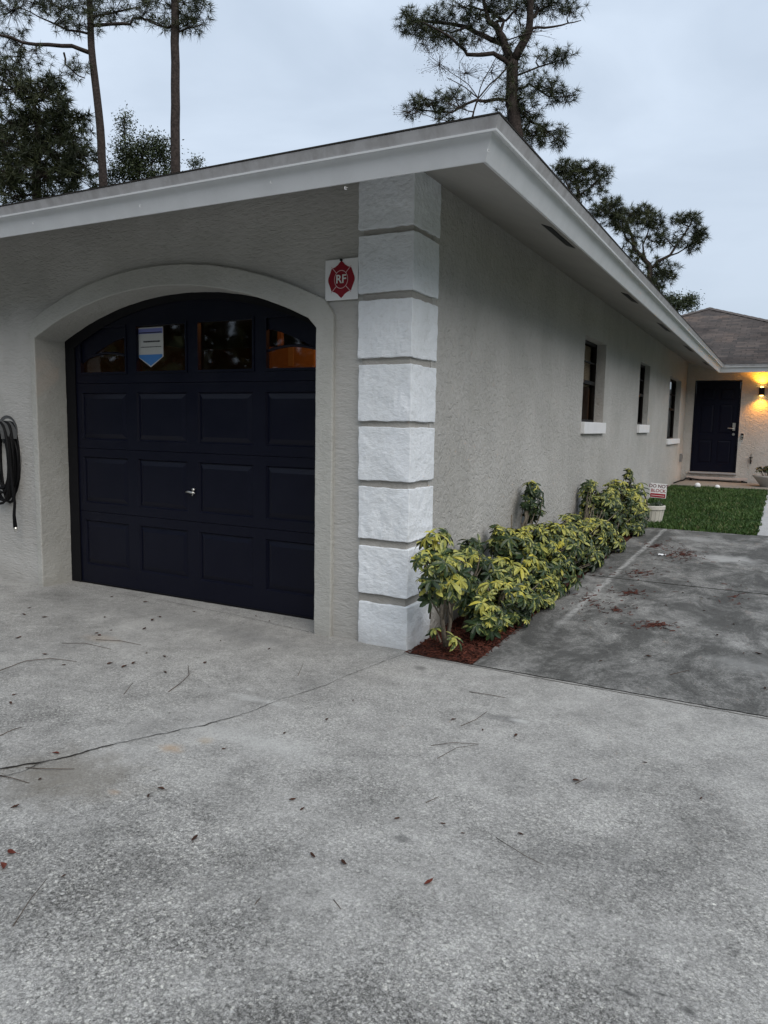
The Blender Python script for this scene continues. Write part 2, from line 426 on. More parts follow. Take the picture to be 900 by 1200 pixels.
def g2(px, py):
    p = on_ground(px, py); return (p.x, p.y)
DRIVE_STAINS = [
    (g2(95, 905), 0.42, 0.26, (0.17, 0.155, 0.13), 0.62, 0.9),
    (g2(40, 925), 0.30, 0.16, (0.15, 0.135, 0.11), 0.5, 0.9),
    (g2(201, 877), 0.07, 0.06, (0.36, 0.25, 0.15), 0.6, 0.95),
    (g2(134, 928), 0.04, 0.025, (0.28, 0.19, 0.12), 0.55, 0.95),
    (g2(240, 868), 0.06, 0.05, (0.36, 0.28, 0.18), 0.4, 0.9),
    (g2(118, 748), 0.20, 0.10, (0.42, 0.33, 0.24), 0.25, 0.9),
    (g2(240, 730), 1.15, 0.22, (0.16, 0.16, 0.155), 0.30, 0.9),
    (g2(300, 748), 0.5, 0.16, (0.13, 0.13, 0.13), 0.35, 0.9),
    (g2(735, 1163), 0.05, 0.012, (0.03, 0.03, 0.03), 0.8, 0.9), (g2(775, 1165), 0.04, 0.01, (0.03, 0.03, 0.03), 0.8, 0.9), (g2(808, 1185), 0.03, 0.02, (0.03, 0.03, 0.03), 0.7, 0.9),
    (g2(470, 983), 0.05, 0.03, (0.06, 0.06, 0.06), 0.6, 0.8),
    (g2(492, 783), 0.06, 0.05, (0.09, 0.09, 0.085), 0.6, 0.8),
    (g2(580, 840), 0.22, 0.06, (0.10, 0.10, 0.10), 0.5, 0.9),
    (g2(690, 920), 0.16, 0.06, (0.10, 0.10, 0.10), 0.4, 0.9),
    (g2(720, 1010), 0.4, 0.2, (0.10, 0.10, 0.10), 0.14, 0.95),
    (g2(310, 870), 0.6, 0.16, (0.50, 0.50, 0.48), 0.35, 0.95),
    (g2(300, 820), 0.35, 0.05, (0.52, 0.52, 0.50), 0.4, 0.95),
    (g2(610, 845), 0.06, 0.03, (0.55, 0.55, 0.53), 0.5, 0.9),
]
M_DRIVE = concrete('driveway_concrete', (0.215, 0.211, 0.201), (0.50, 0.491, 0.468), 0.9, 0.0, DRIVE_STAINS)
M_SLAB = concrete('side_slab_concrete', (0.13, 0.129, 0.123), (0.45, 0.445, 0.43), 0.6, 0.74,
    [(g2(850, 655), 0.45, 0.35, (0.42, 0.42, 0.41), 0.7, 0.95), (g2(880, 780), 0.35, 0.22, (0.33, 0.33, 0.32), 0.4, 0.95), (g2(820, 632), 0.4, 0.25, (0.34, 0.34, 0.335), 0.5, 0.95),
     (g2(700, 640), 0.08, 3.2, (0.05, 0.05, 0.048), 0.6, 0.9)], True)
M_STRIP = concrete('pale_concrete', (0.34, 0.34, 0.33), (0.46, 0.46, 0.45), 0.3)
M_WALK = concrete('walkway_concrete', (0.33, 0.33, 0.33), (0.50, 0.50, 0.50), 0.3)
M_SLABD = concrete('ledge_concrete', (0.16, 0.15, 0.135), (0.32, 0.30, 0.27), 0.3)
M_CRACK = mat('crack_dirt', (0.022, 0.02, 0.018), 1.0, 0.1)
M_LIP = concrete('joint_lip_concrete', (0.26, 0.25, 0.235), (0.42, 0.41, 0.39), 0.4)

def simple_noise(name, a, b_, scale, rough=0.9, bs=0.4, bd=0.01, spec=0.2):
    m = mat(name, a, rough, spec); t, N_, L_, b = nodes(m)
    v = obj_vec(t); n = noise_node(t, v, scale, 5, 0.6)
    r = ramp(t, [(0.35, a), (0.65, b_)]); L_(n.outputs['Fac'], r.inputs['Fac']); L_(r.outputs['Color'], b.inputs['Base Color'])
    bump(t, b, n.outputs['Fac'], bs, bd)
    return m
M_SOIL = simple_noise('lawn_soil', (0.012, 0.028, 0.008), (0.028, 0.05, 0.014), 9)
M_EARTH = simple_noise('far_lawn', (0.035, 0.055, 0.018), (0.07, 0.085, 0.03), 1.4)
M_BED = simple_noise('bed_soil', (0.03, 0.012, 0.008), (0.07, 0.024, 0.014), 30)

def rnd_mat(name, stops, rough=0.6, spec=0.3):
    m = mat(name, stops[0][1], rough, spec); t, N_, L_, b = nodes(m)
    a = N_('ShaderNodeAttribute'); a.attribute_name = 'rnd'
    r = ramp(t, stops); L_(a.outputs['Fac'], r.inputs['Fac']); L_(r.outputs['Color'], b.inputs['Base Color'])
    return m
M_MULCH = rnd_mat('red_mulch', [(0, (0.03, 0.010, 0.007)), (0.5, (0.065, 0.017, 0.010)), (1, (0.13, 0.038, 0.022))], 0.9)
M_GRASS = rnd_mat('lawn_grass', [(0, (0.020, 0.048, 0.011)), (0.6, (0.048, 0.10, 0.020)), (0.93, (0.09, 0.15, 0.036)), (1, (0.18, 0.18, 0.08))], 0.6)
M_NEEDLE = rnd_mat('pine_needles', [(0, (0.022, 0.028, 0.013)), (0.6, (0.050, 0.060, 0.024)), (0.92, (0.095, 0.100, 0.040)), (1, (0.11, 0.085, 0.045))], 0.6)
M_OAK = rnd_mat('oak_leaves', [(0, (0.020, 0.028, 0.012)), (0.6, (0.046, 0.062, 0.024)), (1, (0.095, 0.115, 0.042))], 0.55)
M_DEADLEAF = rnd_mat('hanging_dead_leaves', [(0, (0.03, 0.025, 0.02)), (1, (0.07, 0.055, 0.04))], 0.8)
M_BARK = simple_noise('pine_bark', (0.022, 0.017, 0.015), (0.055, 0.043, 0.038), 14, 0.95, 0.9, 0.03)
M_STEM = simple_noise('shrub_bark', (0.10, 0.085, 0.065), (0.19, 0.165, 0.13), 60, 0.9)

def leaf_mat():
    m = mat('variegated_leaf', (0.05, 0.09, 0.02), 0.42, 0.4); t, N_, L_, b = nodes(m)
    uv = N_('ShaderNodeTexCoord').outputs['UV']
    a = N_('ShaderNodeAttribute'); a.attribute_name = 'rnd'
    sx = N_('ShaderNodeSeparateXYZ'); L_(uv, sx.inputs[0])
    au = math_node(t, 'ABSOLUTE', math_node(t, 'SUBTRACT', sx.outputs['X'], 0.5))
    v = obj_vec(t); n = noise_node(t, v, 42, 3, 0.6)
    k = math_node(t, 'MULTIPLY_ADD', au, 0.6, math_node(t, 'MULTIPLY_ADD', n.outputs['Fac'], 1.7, -0.80))
    k = math_node(t, 'ADD', k, math_node(t, 'MULTIPLY_ADD', a.outputs['Fac'], 1.5, -0.66))
    r = ramp(t, [(0.22, (0, 0, 0)), (0.50, (1, 1, 1))]); L_(k, r.inputs['Fac'])
    g = ramp(t, [(0, (0.012, 0.026, 0.010)), (0.5, (0.028, 0.055, 0.015)), (1, (0.07, 0.105, 0.022))]); L_(a.outputs['Fac'], g.inputs['Fac'])
    y = ramp(t, [(0.15, (0.17, 0.20, 0.06)), (0.6, (0.29, 0.31, 0.085)), (1, (0.49, 0.44, 0.06))]); L_(a.outputs['Fac'], y.inputs['Fac'])
    L_(mixc(t, r.outputs['Color'], g.outputs['Color'], y.outputs['Color']), b.inputs['Base Color'])
    return m
M_LEAF = leaf_mat()

# ------------------------------------------------------------------ ground
def sheet(name, rects, m, zoff, uvless=True):
    mb = MB()
    for x0, x1, y0, y1 in rects:
        ys = [y0] + [c for c in (0.0, 14.0) if y0 < c < y1] + [y1]
        for a, b_ in zip(ys, ys[1:]):
            mb.add([(x0, a, gz(a) + zoff), (x1, a, gz(a) + zoff), (x1, b_, gz(b_) + zoff), (x0, b_, gz(b_) + zoff)], [(0, 1, 2, 3)])
    return mb.build(name, m)
tag(sheet('ground', [(-400, 400, -400, 600)], M_EARTH, -0.06), kind='structure')
tag(sheet('driveway', [(-11, 0.03, -16, 0.03), (0.03, 7, -16, -0.058)], M_DRIVE, 0.0), kind='structure')
tag(sheet('garage_floor', [(-8.0, -0.06, 0.03, 7.0)], M_DRIVE, -0.004), kind='structure')
tag(sheet('side_pavement', [(0.45, 4.2, -0.047, 2.785), (0.45, 4.2, 2.80, 6.15)], M_SLAB, 0.0), kind='structure')
tag(sheet('lawn_soil', [(-0.02, 1.78, 6.16, 12.35), (3.0, 40, 6.16, 13.4)], M_SOIL, -0.012), kind='structure')
tag(sheet('walkway', [(1.78, 2.98, 6.16, 12.35)], M_WALK, 0.004), kind='structure')
tag(sheet('planting_bed', [(-0.03, 0.447, -0.05, 6.15)], M_BED, -0.012), kind='structure')
# entrance ledge along the far wall
lb = MB(); lb.box(-0.02, 4.2, 12.37, 14.08, 0.10, 0.275); bevel(tag(lb.build('entrance_path', M_SLABD), kind='structure'), 0.01)

def strip_mesh(name, pts, w, m, z=0.004, jitter=0.0, parent=None, step=0.03):
    mb = MB(); P = []
    for (a, wa), (b_, wb) in zip(list(zip(pts, w)), list(zip(pts, w))[1:]):
        a = Vector((a[0], a[1])); b_ = Vector((b_[0], b_[1])); n = max(1, int((b_ - a).length / step))
        for i in range(n): P.append((a.lerp(b_, i / n), wa + (wb - wa) * i / n))
    P.append((Vector(pts[-1][:2]), w[-1]))
    vs = []; fs = []
    for i, (p, ww) in enumerate(P):
        q = P[min(i + 1, len(P) - 1)][0] - P[max(i - 1, 0)][0]
        nrm = Vector((-q.y, q.x)).normalized()
        j = (noise.noise(Vector((p.x * 9, p.y * 9, 1.3))) + 0.6 * noise.noise(Vector((p.x * 31, p.y * 31, 4.1)))) * jitter
        w2 = ww * (0.75 + 0.7 * noise.noise(Vector((p.x * 23, p.y * 23, 7.7))))
        w2 = max(w2, 0.0006)
        for s_ in (-1, 1):
            c = p + nrm * (j + s_ * w2 * 0.5)
            vs.append((c.x, c.y, gz(c.y) + z))
    for i in range(len(P) - 1): fs.append((2 * i, 2 * i + 2, 2 * i + 3, 2 * i + 1))
    mb.add(vs, fs)
    return mb.build(name, m, parent)
drv = bpy.data.objects['driveway']; slab = bpy.data.objects['side_pavement']
crk = [(476, 766), (450, 775), (420, 787), (390, 800), (360, 810), (325, 822), (280, 839), (225, 854), (170, 864), (120, 875), (90, 884), (50, 894), (0, 902), (-60, 910), (-200, 930)]
strip_mesh('crack', [g2(*p) for p in crk], [0.003, 0.003, 0.003, 0.003, 0.0035, 0.004, 0.005, 0.007, 0.006, 0.008, 0.011, 0.012, 0.013, 0.013, 0.01], M_CRACK, 0.004, 0.014, drv, 0.012)
strip_mesh('crack', [g2(*p) for p in [(0, 911), (25, 905), (42, 897), (58, 893)]], [0.006, 0.004, 0.004, 0.003], M_CRACK, 0.004, 0.01, drv, 0.012)
strip_mesh('crack', [g2(*p) for p in [(95, 689), (190, 704), (280, 722), (362, 741)]], [0.003, 0.004, 0.003, 0.004], M_CRACK, 0.004, 0.006, drv, 0.012)
strip_mesh('joint_lip', [(0.03, -0.072), (7, -0.074)], [0.02, 0.03], M_LIP, 0.004, 0.004, drv)
strip_mesh('joint_dirt', [(0.03, -0.0525), (7, -0.0525)], [0.014, 0.028], M_CRACK, 0.003, 0.003, drv)
strip_mesh('joint_dirt', [(0.45, 2.7925), (4.2, 2.7925)], [0.012, 0.016], M_CRACK, 0.003, 0.004, slab)

# ------------------------------------------------------------------ house
F = 14.10            # far wall
house = empty('stucco_house', (0, 0, 0))
tag(house, 'grey stucco house with navy garage door, white corner blocks and pale eaves', 'house')

ACX, AR, ARISE = -2.058, 3.09, 2.365           # inner arch
def arch_in(x): return ARISE - (AR - math.sqrt(max(AR * AR - (x - ACX) ** 2, 0)))
def arch_out(x): return 2.508 - (3.25 - math.sqrt(max(3.25 ** 2 - (x + 2.05) ** 2, 0)))
JL, JR = -3.4155, -0.701
WF = 0.030           # front wall face
NS = 44
xs = [JL + (JR - JL) * i / NS for i in range(NS + 1)]
def arch_z(x):
    z = arch_in(x)
    e = min(x - JL, JR - x)                     # small rounding where arch meets jamb
    if x - JL > JR - x and e < 0.05: z -= (0.05 - e) ** 2 / 0.05 * 0.7
    return z
WT = 2.96
mb = MB()
mb.box(-8.0, JL, WF, 0.31, -0.05, WT)
mb.box(JR, -0.04, WF, 0.31, -0.05, WT)
vs = []; fs = []
for i, x in enumerate(xs):
    z = arch_z(x)
    vs += [(x, WF, z), (x, WF, WT), (x, 0.31, z), (x, 0.31, WT)]
for i in range(NS):
    a = 4 * i; b_ = a + 4
    fs += [(a, b_, b_ + 1, a + 1), (a + 2, a + 3, b_ + 3, b_ + 2), (a, a + 2, b_ + 2, b_)]
mb.add(vs, fs)
mb.build('front_wall', M_WALL, house)

# raised band round the opening (its inner side lines the reveal)
mb = MB()
inn = [(JL + 0.003, -0.03)] + [(x + (0.003 if x < -2 else -0.003), arch_z(x) - 0.003) for x in xs] + [(JR - 0.003, -0.03)]
OL, OR_ = -3.475, -0.572
oxs = [OL + (OR_ - OL) * i / NS for i in range(NS + 1)]
def out_z(x):
    z = arch_out(x); e = min(x - OL, OR_ - x)
    if e < 0.07: z -= (0.07 - e) ** 2 / 0.07 * 0.9
    return z
outp = [(OL, -0.03)] + [(x, out_z(x)) for x in oxs] + [(OR_, -0.03)]
vs = []; fs = []
n = len(inn)
for (a, b_) in zip(inn, outp):
    vs += [(a[0], 0.0, a[1]), (b_[0], 0.0, b_[1]), (b_[0], 0.045, b_[1]), (a[0], 0.29, a[1])]
for i in range(n - 1):
    k = 4 * i; j = k + 4
    fs += [(k, j, j + 1, k + 1)[::-1], (k + 1, j + 1, j + 2, k + 2)[::-1], (k + 3, j + 3, j, k)[::-1]]
mb.add(vs, fs)
o = mb.build('arch_surround', M_TRIM, house)
rough_edges(o, 0.06, 0.0022, 9.0, 3.0)
bevel(o, 0.008)

# side wall with three window openings
SX = -0.03; ST = 0.20
WIN = [(4.385, 5.505, 1.4706, 2.435), (8.00, 8.95, 1.4706, 2.435), (11.40, 13.15, 1.2135, 2.435)]
mb = MB()
ycur = 0.31
for (a, b_, z0, z1) in WIN:
    mb.box(SX - ST, SX, ycur, a, -0.05, WT)
    mb.box(SX - ST, SX, a, b_, -0.05, z0 - 0.0)
    mb.box(SX - ST, SX, a, b_, z1, WT)
    ycur = b_
mb.box(SX - ST, SX, ycur, F + 0.2, -0.05, WT)
mb.build('side_wall', M_SIDE, house)
# far wall with doorway
DX0, DX1, DZ0, DZ1 = 0.155, 1.098, 0.475, 2.500
mb = MB()
mb.box(SX + 0.002, DX0, F, F + 0.2, 0.0, WT); mb.box(DX1, 4.0, F, F + 0.2, 0.0, WT)
mb.box(DX0, DX1, F, F + 0.2, 0.0, DZ0); mb.box(DX0, DX1, F, F + 0.2, DZ1, WT)
mb.build('entrance_wall', M_SIDE, house)
# remaining outside walls, out of view
mb = MB()
mb.box(-8.2, -8.0, WF, 17.5, -0.05, WT); mb.box(3.8, 4.0, F + 0.2, 27, -0.05, WT); mb.box(-8.0, 3.8, 27, 27.2, -0.05, WT)
mb.box(-8.2, -4.0, 17.5, 17.7, -0.05, WT); mb.box(-4.0, -3.8, 17.7, 27, -0.05, WT)
mb.build('rear_wall', M_SIDE, house)
mb = MB(); mb.box(-8.0, SX - ST, 7.0, 7.12, -0.05, 2.9); mb.box(-8.0, -0.35, 0.32, 7.0, 2.75, 2.8)
mb.build('garage_partition', M_GARAGE, house)

# corner pillar: recessed core and eight white blocks
mb = MB(); mb.box(-0.37, -0.035, 0.022, 0.335, -0.03, 2.96); mb.build('corner_pillar', M_GROOVE, house)
ZB = [(-0.02, 0.272, 0.360), (0.330, 0.637, 0.364), (0.684, 1.012, 0.371), (1.056, 1.389, 0.377), (1.426, 1.769, 0.384), (1.813, 2.160, 0.390), (2.204, 2.545, 0.395), (2.580, 2.96, 0.399)]
for i, (z0, z1, w) in enumerate(ZB):
    d = 0.348 + 0.005 * i
    mb = MB(); mb.box(-w, -0.022 + 0.002 * (7 - i), 0.0, d, z0, z1)
    o = mb.build('corner_block', M_QUOIN, house)
    rough_edges(o, 0.022, 0.0050, 10.0 + (i % 3) * 2.5, i * 5.3)
    bevel(o, 0.004)

# eaves: profile (outward offset, height) swept round front, side and far wing
def sweep(prof, closed=True, ends=(-8.75, 4.45)):
    vs = []; fs = []
    n = len(prof)
    pathf = [lambda o: (ends[0], -o), lambda o: (o, -o), lambda o: (o, F - o), lambda o: (ends[1], F - o)]
    for pf in pathf:
        for o, z in prof:
            x, y = pf(o); vs.append((x, y, z))
    for i in range(3):
        for k in range(n if closed else n - 1):
            a = i * n + k; b_ = i * n + (k + 1) % n
            fs.append((a, b_, b_ + n, a + n))
    if closed:
        fs.append(tuple(range(n))); fs.append(tuple(reversed(range(3 * n, 4 * n))))
    return vs, fs
SL = 0.40
def eave(name, prof, m, bev=0.0, closed=True):
    mb = MB(); vs, fs = sweep(prof, closed); mb.add(vs, fs)
    o = mb.build(name, m, house)
    if bev: bevel(o, bev)
    return o
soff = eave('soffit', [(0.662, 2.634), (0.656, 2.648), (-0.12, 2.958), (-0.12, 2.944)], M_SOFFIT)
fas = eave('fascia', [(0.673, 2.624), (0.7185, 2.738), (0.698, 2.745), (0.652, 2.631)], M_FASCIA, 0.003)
drip = eave('drip_board', [(0.7450, 2.736), (0.7655, 2.7885), (0.7300, 2.8005), (0.7095, 2.748)], M_DRIP, 0.002)
eave('drip_edge', [(0.7465, 2.7290), (0.7500, 2.7375), (0.7190, 2.7470), (0.7160, 2.7385)], M_DRIPEDGE)
eave('shingle_edge', [(0.7690, 2.7900), (0.7700, 2.7945), (0.55, 2.8825), (0.55, 2.876)], mat('shingle_butt', (0.05, 0.046, 0.043), 0.95))
# nails / light hooks under the front fascia
for px, py in [(40, 261), (165, 241), (318, 213), (405, 220), (572, 176)]:
    p = on_y(px, py, -0.70)
    mb = MB(); mb.tube([(p.x, p.y + 0.02, p.z + 0.006), (p.x, p.y - 0.008, p.z + 0.002), (p.x + 0.004, p.y - 0.014, p.z - 0.012), (p.x + 0.014, p.y - 0.012, p.z - 0.012)], 0.0018, 6)
    mb.build('light_hook', M_WHITE, fas)
# soffit vents
def on_soffit(x, y): return Vector((x, y, 2.634 + SL * (0.662 - x)))
for ya, yb in [(0.70, 1.31), (3.33, 3.88), (5.57, 6.35), (8.25, 9.1), (11.2, 11.9)]:
    mb = MB()
    x0, x1 = 0.535, 0.60
    P = [on_soffit(x0, ya), on_soffit(x1, ya), on_soffit(x1, yb), on_soffit(x0, yb)]
    vs = [p + Vector((0, 0, -0.004)) for p in P] + [p + Vector((0, 0, 0.02)) for p in P]
    mb.add(vs, [(3, 2, 1, 0), (4, 5, 6, 7), (0, 1, 5, 4), (1, 2, 6, 5), (2, 3, 7, 6), (3, 0, 4, 7)])
    mb.build('vent', M_BLACK, soff)

# roofs
def roof_face(mb, pts, u_dir):
    u = Vector(u_dir).normalized(); nrm = (Vector(pts[1]) - Vector(pts[0])).cross(Vector(pts[2]) - Vector(pts[0])).normalized()
    w = nrm.cross(u)
    if w.z < 0: w = -w
    mb.add(pts, [tuple(range(len(pts)))])
    mb.uv.append(sum([[Vector(p).dot(u), Vector(p).dot(w)] for p in pts], []))
EO, EZ = 0.7705, 2.7960
RXN = -3.99; rh = EZ + SL * (EO - RXN)
xl = 2 * RXN - EO
mb = MB(); mb.uv = []
fy = -EO + (EO - RXN)
roof_face(mb, [(xl, -EO, EZ), (EO, -EO, EZ), (RXN, fy, rh)], (1, 0, 0))
VX, VY = -1.92, 16.02; VZ = EZ + SL * (EO - VX)
roof_face(mb, [(EO, -EO, EZ), (EO, F - EO, EZ), (VX, VY, VZ), (VX, 20, VZ), (RXN, 20, rh), (RXN, fy, rh)], (0, 1, 0))
roof_face(mb, [(xl, 20, EZ), (xl, -EO, EZ), (RXN, fy, rh), (RXN, 20, rh)], (0, 1, 0))
mb.build('garage_roof', M_SHINGLE, house)
AX, AY, AZ = 0.0, 17.94, EZ + SL * (17.94 - (F - EO))
FW = AY - (F - EO)
mb = MB(); mb.uv = []
y0 = F - EO
roof_face(mb, [(EO, y0, EZ), (AX + FW, y0, EZ), (AX, AY, AZ), (VX, VY, VZ - 0.001)], (1, 0, 0))
roof_face(mb, [(AX + FW, y0, EZ), (AX + FW, 28, EZ), (AX, 28, AZ), (AX, AY, AZ)], (0, 1, 0))
roof_face(mb, [(VX, 28, VZ - 0.001), (VX, VY, VZ - 0.001), (AX, AY, AZ), (AX, 28, AZ)], (0, 1, 0))
rf = mb.build('rear_roof', M_SHINGLE, house)
mb = MB()
for sgn in (-1, 1):
    a = Vector((AX, AY, AZ + 0.01)); b_ = Vector((AX + sgn * FW, y0, EZ + 0.01)) if sgn > 0 else Vector((VX, VY, VZ + 0.01)); n_ = 26 if sgn > 0 else 11
    for i in range(n_):
        p = a.lerp(b_, i / n_); q = a.lerp(b_, (i + 1.15) / n_)
        side = Vector((sgn * 0.7, 0.7, 0)).normalized() * 0.13
        s2 = Vector((-side.x, -side.y, 0)); up = Vector((0, 0, 0.012))
        dz = Vector((0, 0, -0.035))
        mb.add([p + up + side * 1 + dz, p + up, p + up + s2 + dz, q + side + dz, q + up * 0.3, q + s2 + dz], [(0, 1, 4, 3), (1, 2, 5, 4)])
mb.build('hip_cap', mat('hip_cap_shingle', (0.085, 0.072, 0.066), 0.95), rf)

# garage door -------------------------------------------------------------
gd_mb = MB()
DY = 0.304
C0, CP, PW = -3.2446, 0.6382, 0.522
PANZ = [(0.168, 0.552), (0.702, 1.092), (1.236, 1.624)]
SECZ = [(0.012, 0.6255), (0.6295, 1.1595), (1.1635, 1.6965), (1.7005, 2.42)]
def door_grid(mb, x0, x1, z0, z1, holes, y):
    xs_ = sorted({x0, x1, *[h[0] for h in holes], *[h[1] for h in holes]}); zs_ = sorted({z0, z1, *[h[2] for h in holes], *[h[3] for h in holes]})
    for i in range(len(xs_) - 1):
        for j in range(len(zs_) - 1):
            cx = (xs_[i] + xs_[i + 1]) / 2; cz = (zs_[j] + zs_[j + 1]) / 2
            if any(h[0] < cx < h[1] and h[2] < cz < h[3] for h in holes): continue
            mb.add([(xs_[i], y, zs_[j]), (xs_[i + 1], y, zs_[j]), (xs_[i + 1], y, zs_[j + 1]), (xs_[i], y, zs_[j + 1])], [(0, 1, 2, 3)])
def raised_panel(mb, h, y, rec=0.014, bev=0.035, lip=0.010, top=0.003):
    rings = [(0, y), (lip, y + rec), (lip + 0.004, y + rec), (lip + 0.004 + bev, y + top)]
    prev = None
    for ins, yy in rings:
        a = [(h[0] + ins, yy, h[2] + ins), (h[1] - ins, yy, h[2] + ins), (h[1] - ins, yy, h[3] - ins), (h[0] + ins, yy, h[3] - ins)]
        if prev:
            for k in range(4):
                kk = (k + 1) % 4
                mb.add([prev[k], prev[kk], a[kk], a[k]], [(0, 1, 2, 3)])
        prev = a
    mb.add(prev, [(0, 1, 2, 3)])
WX = [(C0 + CP * i + 0.012, C0 + CP * i + 0.522) for i in range(4)]
WZ = (1.79, 2.142)
for si, (z0, z1) in enumerate(SECZ):
    if si < 3: holes = [(C0 + CP * i, C0 + CP * i + PW, *PANZ[si]) for i in range(4)]
    else: holes = [(a, b_, *WZ) for a, b_ in WX]
    door_grid(gd_mb, -3.36, -0.62, z0, z1, holes, DY)
    if si < 3:
        for h in holes: raised_panel(gd_mb, h, DY)
        gd_mb.add([(-3.36, DY, z1), (-0.62, DY, z1), (-0.62, DY + 0.025, z1 + 0.002), (-3.36, DY + 0.025, z1 + 0.002)], [(0, 1, 2, 3)])
        gd_mb.add([(-3.36, DY + 0.025, z1 + 0.002), (-0.62, DY + 0.025, z1 + 0.002), (-0.62, DY, z1 + 0.004), (-3.36, DY, z1 + 0.004)], [(0, 1, 2, 3)])
    else:
        for h in holes:       # reveal of each light
            for (a, b_) in (((h[0], h[2]), (h[1], h[2])), ((h[1], h[2]), (h[1], h[3])), ((h[1], h[3]), (h[0], h[3])), ((h[0], h[3]), (h[0], h[2]))):
                gd_mb.add([(a[0], DY, a[1]), (b_[0], DY, b_[1]), (b_[0], DY + 0.03, b_[1]), (a[0], DY + 0.03, a[1])], [(0, 1, 2, 3)])
gdoor = gd_mb.build('garage_door', M_NAVY, house)
for i, (a, b_) in enumerate(WX):
    mb = MB(); w = 0.018
    z0, z1 = WZ
    mb.box(a - w, b_ + w, DY - 0.008, DY - 0.001, z0 - w, z0); mb.box(a - w, b_ + w, DY - 0.008, DY - 0.001, z1, z1 + w)
    mb.box(a - w, a, DY - 0.008, DY - 0.001, z0, z1); mb.box(b_, b_ + w, DY - 0.008, DY - 0.001, z0, z1)
    if i in (0, 3):           # sunrise insert of the end lights: arched head and curved bar
        xa, xb = (a, b_)
        def zt(x):
            s = (x - xa) / (xb - xa)
            if i == 0: s = 1 - s
            return z0 + 0.275 - 0.20 * s ** 1.4
        npt = 14
        X = [xa + (xb - xa) * k / npt for k in range(npt + 1)]
        poly = [(xa, z1)] + [(x, zt(x)) for x in X] + [(xb, z1)]
        poly = poly[:-1] + [(xb, z1)]
        vs = []; fs = []
        for x in X: vs += [(x, DY + 0.012, zt(x)), (x, DY + 0.012, z1), (x, DY + 0.022, zt(x))]
        for k in range(npt):
            q = 3 * k; fs += [(q, q + 3, q + 4, q + 1), (q, q + 2, q + 5, q + 3)]
        mb.add(vs, fs)
        bar = [(x, DY + 0.016, z0 + 0.10 + 0.055 * math.sin(math.pi * min(1, max(0, ((x - xa) / (xb - xa) if i == 3 else 1 - (x - xa) / (xb - xa)) * 0.85 + 0.15)))) for x in X]
        bar = [p for p in bar if p[2] < zt(p[0]) + 0.01]
        if len(bar) > 2: mb.tube(bar, 0.011, 6)
    mb.build('window_frame', M_NAVY, gdoor)
    mb = MB(); mb.add([(a, DY + 0.026, z0), (b_, DY + 0.026, z0), (b_, DY + 0.026, z1), (a, DY + 0.026, z1)], [(0, 1, 2, 3)])
    mb.build('window_pane', M_GLASS, gdoor)
mb = MB(); mb.box(-3.36, -0.62, DY - 0.006, DY + 0.035, -0.006, 0.016); mb.build('bottom_seal', M_BLACK, gdoor)
# handle: small T of brushed metal
hp = on_y(224, 577, DY - 0.02)
mb = MB()
mb.lathe([(0.0, 0), (0.013, 0), (0.013, 0.02), (0, 0.02)], n=14)
mb.v = [(x, -z, y) for x, y, z in mb.v]
mb.v = [(x + hp.x + 0.015, y + DY + 0.001, z + hp.z + 0.02) for x, y, z in mb.v]
mb.tube([(hp.x - 0.05, DY - 0.026, hp.z + 0.001), (hp.x - 0.02, DY - 0.032, hp.z + 0.004), (hp.x + 0.02, DY - 0.032, hp.z), (hp.x + 0.045, DY - 0.026, hp.z - 0.004)], [0.006, 0.01, 0.01, 0.006], 10)
mb.tube([(hp.x + 0.005, DY, hp.z), (hp.x + 0.005, DY - 0.034, hp.z)], 0.009, 10)
mb.tube([(hp.x + 0.028, DY - 0.03, hp.z), (hp.x + 0.022, DY - 0.03, hp.z - 0.024)], 0.006, 8)
mb.build('handle', M_CHROME, gdoor, smooth=True)
# black stop around the opening
mb = MB()
inn2 = [(JL + 0.115, 0.0)] + [(JL + 0.115 + (JR - 0.055 - JL - 0.115) * i / NS, arch_in(JL + (JR - JL) * i / NS) - 0.055) for i in range(NS + 1)] + [(JR - 0.055 + 0.05, 0.0)]
inn2[-1] = (JR + 0.01, 0.0); inn2[-2] = (JR + 0.01, inn2[-2][1])
outp2 = [(JL - 0.02, 0.0)] + [(x, arch_z(x) + 0.02) for x in xs] + [(JR + 0.02, 0.0)]
vs = []; fs = []
for a, b_ in zip(inn2, outp2):
    vs += [(a[0], 0.292, a[1]), (b_[0], 0.292, b_[1]), (a[0], 0.302, a[1])]
for i in range(len(inn2) - 1):
    k = 3 * i; j = k + 3; fs += [(k, k + 1, j + 1, j), (k, j, j + 2, k + 2)]
mb.add(vs, fs); mb.build('door_stop', M_BLACK, house)

